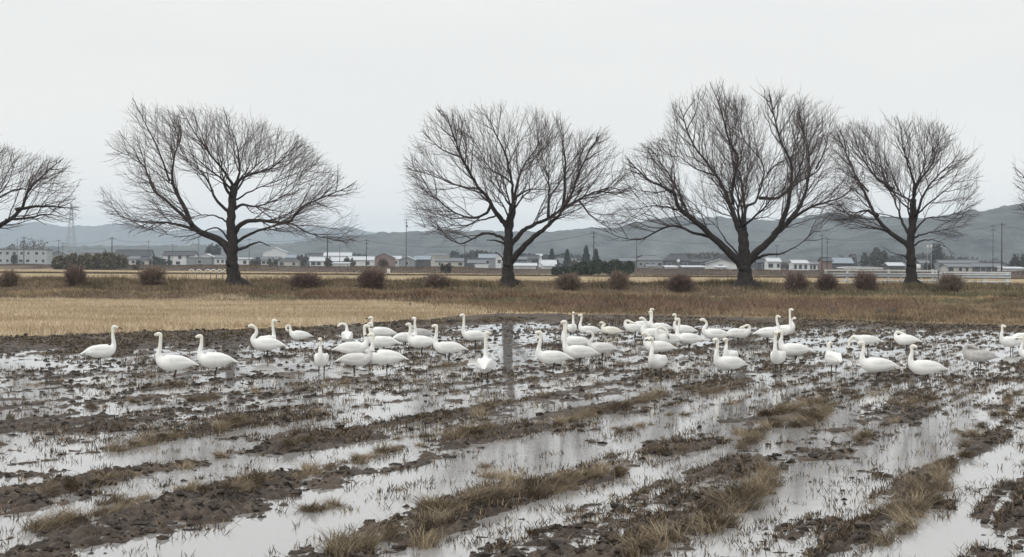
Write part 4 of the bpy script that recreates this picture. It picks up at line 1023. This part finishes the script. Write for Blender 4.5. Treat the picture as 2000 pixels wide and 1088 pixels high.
# ---------------------------------------------------------------- swans
BODY = [(-.47,0,.305,.010,.006),(-.42,0,.312,.045,.016),(-.36,0,.325,.080,.050),(-.26,0,.340,.125,.105),(-.10,0,.350,.162,.158),(.07,0,.352,.172,.172),(.20,0,.368,.150,.162),(.295,0,.408,.108,.118)]
def neck(pose, hh, turn):
    ct, sn = math.cos(turn), math.sin(turn)
    if pose in ('up', 'tall'):
        L = [(.345,0,.49,.066,.072),(.345,0,.585,.047,.052),(.318,0,.585+(hh-.70)*.45,.039,.041),(.312,0,hh-.125,.036,.037)]
        hx, hz = .318, hh-.062; fw = 1
    elif pose == 's':
        L = [(.35,0,.475,.070,.076),(.325,0,.555,.052,.058),(.27,0,.60+(hh-.78)*.3,.042,.046),(.262,0,.66+(hh-.78)*.7,.037,.039),(.30,0,hh-.085,.036,.037)]
        hx, hz = .345, hh-.055; fw = 1
    elif pose == 'preen':     # neck arched down in front of the breast
        return [(.36,0,.50,.064,.068),(.375,0,.61,.046,.050),(.40,0,.69,.039,.040),(.455,0,.735,.036,.036),(.515,0,.70,.036,.036),(.535,0,.62,.037,.037),(.51,0,.555,.043,.043),(.465,0,.53,.040,.040),(.43,0,.525,.022,.022)], Vector((.44,0,.525)), Vector((-1,0,-.15))
    elif pose == 'tuck':      # head laid on the back
        s = 1 if turn >= 0 else -1
        return [(.345,0,.475,.068,.072),(.35,.01*s,.555,.050,.052),(.30,.03*s,.61,.042,.042),(.22,.06*s,.60,.040,.040),(.13,.075*s,.555,.043,.043),(.05,.08*s,.525,.042,.040),(.01,.08*s,.515,.022,.022)], Vector((.02,.08*s,.515)), Vector((-1,0,-.25))
    elif pose == 'loop':      # neck raised and bent back to preen the flank
        s = 1 if turn >= 0 else -1
        return [(.35,0,.49,.066,.070),(.36,.02*s,.60,.046,.050),(.33,.05*s,.68,.039,.040),(.25,.12*s,.70,.036,.036),(.17,.17*s,.64,.037,.037),(.13,.19*s,.55,.043,.043),(.11,.20*s,.49,.040,.040),(.10,.20*s,.46,.022,.022)], Vector((.10,.20*s,.47)), Vector((-.3,.05*s,-1))
    elif pose == 'feed':
        return [(.36,0,.43,.078,.082),(.44,0,.46,.055,.058),(.52,0,.43,.043,.044),(.575,0,.34,.037,.038),(.60,0,.23,.036,.037),(.62,0,.15,.041,.042),(.635,0,.10,.038,.040),(.64,0,.07,.022,.022)], Vector((.64,0,.08)), Vector((.12,0,-1))
    elif pose == 'bend':      # neck arched sideways, head low at turn side
        s = 1 if turn >= 0 else -1
        return [(.35,0,.48,.066,.070),(.345,.0,.58,.047,.050),(.33,.02*s,.67,.039,.040),(.33,.09*s,.72,.036,.036),(.34,.17*s,.72,.037,.037),(.35,.22*s,.69,.042,.042),(.355,.26*s,.66,.036,.036),(.36,.28*s,.64,.020,.020)], Vector((.36,.275*s,.645)), Vector((.1,.6*s,-.7))
    H = []
    for f, dz, ra, rb in ((.0, 0, .040, .043), (.045, .012, .043, .044), (.09, .0, .036, .036), (.125, -.012, .024, .022)):
        H.append((hx+ct*f, sn*f, hz+dz, ra, rb))
    return L+H, Vector((hx+ct*.115, sn*.115, hz-.01)), Vector((ct, sn, -.14))
def swan(px, yg, hd, pose, hh, label, turn=0, sit=False, sc=1.0, tone='w', legs=True, dz=0, lift=0):
    X, Y = G(px, yg)
    z0 = max(float(mudh(np.array([X]), np.array([Y]))[0]), -.03)
    z0 = min(z0, .05)
    if sit: z0 -= .15*sc
    root = thing('swan', label, 'swan', (X, Y, z0+lift), math.radians(hd), 'swans resting and feeding in the flooded paddy', sc)
    root.location.x -= 0
    L, hp, hd_ = neck(pose, hh, math.radians(turn))
    wm, cm = {'w': (M['plume'], M['plume_cream']), 'g': (M['plume_grey'], M['plume_grey']), 'c': (M['plume_pale'], M['plume_pale']), 'd': (M['plume_cream'], M['plume_cream'])}[tone]
    ln = random.uniform(-.025, .03); fat = random.uniform(.93, 1.08); tl = random.uniform(-.02, .035)
    B_ = [(a, b_, c+tl*max(-a, 0)*2, d_*fat, e_*fat) for a, b_, c, d_, e_ in BODY]
    if pose in ('up', 's'):
        L = [L[0]]+[(a+ln*min((c-.5)/.3, 1), b_, c, d_, e_) for a, b_, c, d_, e_ in L[1:]]; hp = hp+Vector((ln, 0, 0))
    ctrl = B_+L; per = 4
    V, Fa = loft(ctrl, 16, per)
    mi = []
    headstart = (len(ctrl)-6)*per
    nseg = (len(ctrl)-1)*per
    for i in range(nseg): mi += [1 if i >= headstart+random.randint(-1, 1) else 0]*16
    mi += [0, 1]
    b = MB(); b.add(V, Fa)
    for s in (-1, 1):       # folded wings, part of the same body mesh
        Wc = [(.235,s*.088,.400,.015,.03),(.17,s*.112,.402,.036,.074),(.04,s*.124,.405,.050,.096),(-.12,s*.108,.408,.050,.094),(-.26,s*.075,.390,.040,.070),(-.38,s*.045,.352,.027,.038),(-.47,s*.030,.318,.014,.017),(-.53,s*.026,.300,.004,.004)]
        V, Fa = loft(Wc, 12, 4); b.add(V, Fa); mi += [0]*len(Fa)
    me = mk('body', b.v, b.f, None, root, True, mats=[wm, cm], midx=mi)
    # bill: yellow base and black tip
    d = hd_.normalized(); bb = MB()
    bb.tube([hp-d*.012, hp+d*.012, hp+d*.018], [.025, .022, .0205], 8); bo = bb.build('bill', M['bill_y'] if tone != 'g' else M['bill'], root, True)
    bb = MB(); bb.tube([hp+d*.018, hp+d*.075+Vector((0,0,-.002)), hp+d*.10+Vector((0,0,-.004))], [.0212, .016, .008], 8); bb.build('bill_tip', M['bill'], bo, True)
    sd = d.cross(Vector((0,0,1))).normalized() if abs(d.z) < .95 else Vector((0,1,0))
    for s in (-1, 1):
        e_ = MB(); c_ = hp-d*.045+sd*s*.036+Vector((0,0,.012)); e_.tube([c_-sd*s*.006, c_+sd*s*.004], [.0085, .005], 6); e_.build('eye', M['bill'], root, True)
    if not sit:
        for s in (-1, 1):
            fx = -.01+s*.035*(random.random()-.3); l_ = MB()
            l_.tube([(-.02,s*.06,.235),(-.03,s*.062,.16),(fx,s*.062,.09),(fx,s*.062,-.03-z0)], [.034,.018,.0115,.012], 7)
            zf = .004-z0*0
            l_.add([(fx-.02,s*.062,zf+.008),(fx+.11,s*.062-.045,zf),(fx+.125,s*.062,zf+.003),(fx+.11,s*.062+.045,zf),(fx-.02,s*.062,zf-.01)], [(0,1,2),(0,2,3),(4,2,1),(4,3,2)])
            l_.build('leg', M['leg'], root, True)
    return root
SW = [
 (196,711,35,'up',1.02,'lone swan at far left facing right with black bill out',dict(turn=-30,sc=.98)),
 (341,737,188,'up',1.04,'tall swan second from the left, long white body facing left'),
 (421,731,186,'up',.95,'swan third from the left with a grey tinted bill',dict()),
 (521,699,184,'s',.88,'swan with a hooked neck in front of a right looking swan',dict(sc=1.03)),
 (520,688,60,'up',1.0,'swan looking right, its body hidden behind a hook necked swan',dict(turn=-50,sc=.97)),
 (586,671,196,'preen',.9,'swan curling its neck into a ring to preen its breast',dict(sc=.82)),
 (628,729,-88,'up',.90,'swan facing the camera alone with a yellowish head',dict(turn=-8,sc=.98)),
 (678,679,98,'bend',.9,'swan seen from behind bending its neck to the left',dict(turn=1)),
 (745,671,183,'up',.86,'uppermost swan of the left cluster, facing left'),
 (748,690,184,'up',.92,'swan in the middle of the left cluster, facing left',dict(sc=1.0)),
 (688,706,4,'up',.96,'right facing swan in the left cluster above the grey one',dict(sc=1.03)),
 (694,728,6,'s',.62,'greyish swan at the front of the left cluster with lowered head',dict(tone='c',sc=.95)),
 (755,724,182,'up',.94,'front white swan of the left cluster with bill pointing left'),
 (792,681,28,'up',1.02,'swan behind another, tail to the left, head highest of its trio',dict(turn=120,sc=.93)),
 (823,689,184,'up',.92,'front swan of the trio left of the golden field corner',dict(sc=.97)),
 (822,668,182,'s',.66,'small greyish swan back behind the trio',dict(tone='g',sc=.9)),
 (876,704,184,'up',.98,'swan with outstretched bill facing left, right of the trio'),
 (927,679,186,'up',1.05,'slim necked swan facing left above the rear view swan',dict(sc=.97)),
 (947,746,88,'up',1.08,'swan seen from behind standing over its reflection',dict(turn=-60,sc=1.02)),
 (1080,724,186,'up',1.0,'left one of two large swans on the dark mud strip'),
 (1131,715,188,'up',1.14,'tallest large swan on the dark mud strip',dict(sc=1.02)),
 (1124,691,186,'up',.95,'swan half hidden behind the tallest swan',dict(sc=1.0)),
 (1117,658,-84,'up',.98,'distant long legged swan facing the camera',dict(sc=.95,turn=0)),
 (1151,662,188,'up',.97,'distant swan facing left beside the camera facing one',dict(sc=.92)),
 (1194,654,182,'s',.72,'dirty cream swan resting low in the distance',dict(sit=True,tone='d',sc=.9)),
 (1175,704,186,'s',.86,'grey headed swan right of the two large swans',dict(tone='c',sc=.92)),
 (1240,659,178,'tuck',.8,'distant swan with head laid on its back',dict(sc=.95,turn=1)),
 (1254,652,10,'up',1.0,'tall necked swan with its tail to the left in the distant group',dict(sc=.98,turn=0)),
 (1290,656,186,'up',.98,'tall necked swan facing left in the distant group',dict(sc=.95)),
 (1277,673,182,'s',.88,'swan with a bent neck in front of the tall necked pair'),
 (1304,686,205,'loop',.8,'round backed swan preening its flank',dict(turn=1,sc=1.05)),
 (1286,702,182,'s',.76,'swan stretching its head low behind the upright one',dict(sc=.98)),
 (1285,735,-120,'up',.94,'upright swan standing by open water facing left',dict(turn=-35,sc=1.0)),
 (1336,661,186,'up',.95,'swan facing left, right of the distant group',dict(sc=.95)),
 (1345,685,188,'up',.98,'swan with level bill in front of another at centre right'),
 (1397,676,186,'s',.84,'swan with gently curved neck left of the preening one',dict(sc=1.03)),
 (1443,670,2,'tuck',.8,'swan preening with its neck folded on the right side',dict(turn=-1,sc=.98)),
 (1500,669,6,'up',.94,'long bodied swan facing right in the group of three heads',dict(sc=1.0)),
 (1524,664,-20,'up',1.14,'highest head of the three, looking right',dict(sc=.98)),
 (1536,660,-55,'s',.82,'swan with an S shaped neck at the right of three heads',dict(sc=.95)),
 (1520,727,-112,'up',1.0,'big swan facing the camera in front of a sideways one',dict(sc=1.02,turn=45)),
 (1552,712,182,'up',.86,'swan whose neck is hidden behind the camera facing one',dict(sc=1.02)),
 (1424,740,206,'up',.95,'front swan of the pair behind a straw tuft',dict(sc=.98)),
 (1427,722,-118,'up',.86,'rear swan of the pair behind a straw tuft',dict(turn=-30,sc=.95)),
 (1694,683,182,'feed',.8,'swan with its head down feeding in the shallow water',dict(sc=.92)),
 (1714,744,184,'up',.90,'swan with raised bill pointing left at right centre',dict(sc=1.0)),
 (1628,728,100,'up',.78,'swan seen from behind with a muddy dark belly',dict(turn=-60,sc=.95)),
 (1770,684,160,'tuck',.8,'round sleeping swan with its head tucked',dict(turn=-1,sc=.9)),
 (1808,745,184,'up',.88,'rightmost swan standing side on with dark legs',dict(sc=.98,turn=160)),
 (1912,722,184,'tuck',.8,'grey young swan preening its back',dict(tone='g',turn=1,sc=1.0)),
 (1975,687,195,'up',.90,'swan at the right edge turning its head back',dict(turn=150,sc=.95)),
 (1998,680,20,'up',.98,'swan at the right edge behind the head turning one',dict(sc=1.0)),
 (2018,716,184,'up',.9,'swan cut off by the right edge of the picture',dict(sc=.9)),
]
for s in SW:
    swan(*s[:6], **(s[6] if len(s) > 6 else {}))

# crow in the central tree
cx_, cy_, cz_ = P(1133, 372, 103.6)
t = thing('crow', 'black crow perched in the central tree', 'bird', (cx_, cy_, cz_-.12), 0, None, 1.15)
V, Fa = loft([(-.30,0,-.10,.012,.006),(-.18,0,-.02,.045,.03),(-.06,0,.06,.075,.075),(.04,0,.14,.08,.085),(.10,0,.21,.055,.058),(.14,0,.27,.05,.05),(.19,0,.28,.035,.035),(.22,0,.275,.012,.012)], 10, 3)
mk('body', V, Fa, M['crow'], t)
mb = MB(); mb.tube([(.21,0,.275),(.29,0,.262)], [.02,.005], 6); mb.build('bill', M['bill'], t, True)
for s in (-1, 1): mb = MB(); mb.tube([(.0,s*.03,.06),(.01,s*.03,-.04)], .008, 5); mb.build('leg', M['leg'], t)

# ---------------------------------------------------------------- haze
mb = MB(); mb.box(-9500, 9500, -70, 8800, -2, 215)
hz = mb.build('haze', None)
hm = bpy.data.materials.new('haze_air'); hm.use_nodes = True; nt = hm.node_tree
nt.nodes.remove(nt.nodes['Principled BSDF']); out = nt.nodes['Material Output']
pv = nt.nodes.new('ShaderNodeVolumePrincipled'); pv.inputs['Color'].default_value = (.76, .885, 1, 1); pv.inputs['Density'].default_value = 1.75e-4
nt.links.new(pv.outputs['Volume'], out.inputs['Volume']); hz.data.materials.clear(); hz.data.materials.append(hm)
tag(hz, 'pale blue grey haze over the whole plain', 'haze', kind='stuff')
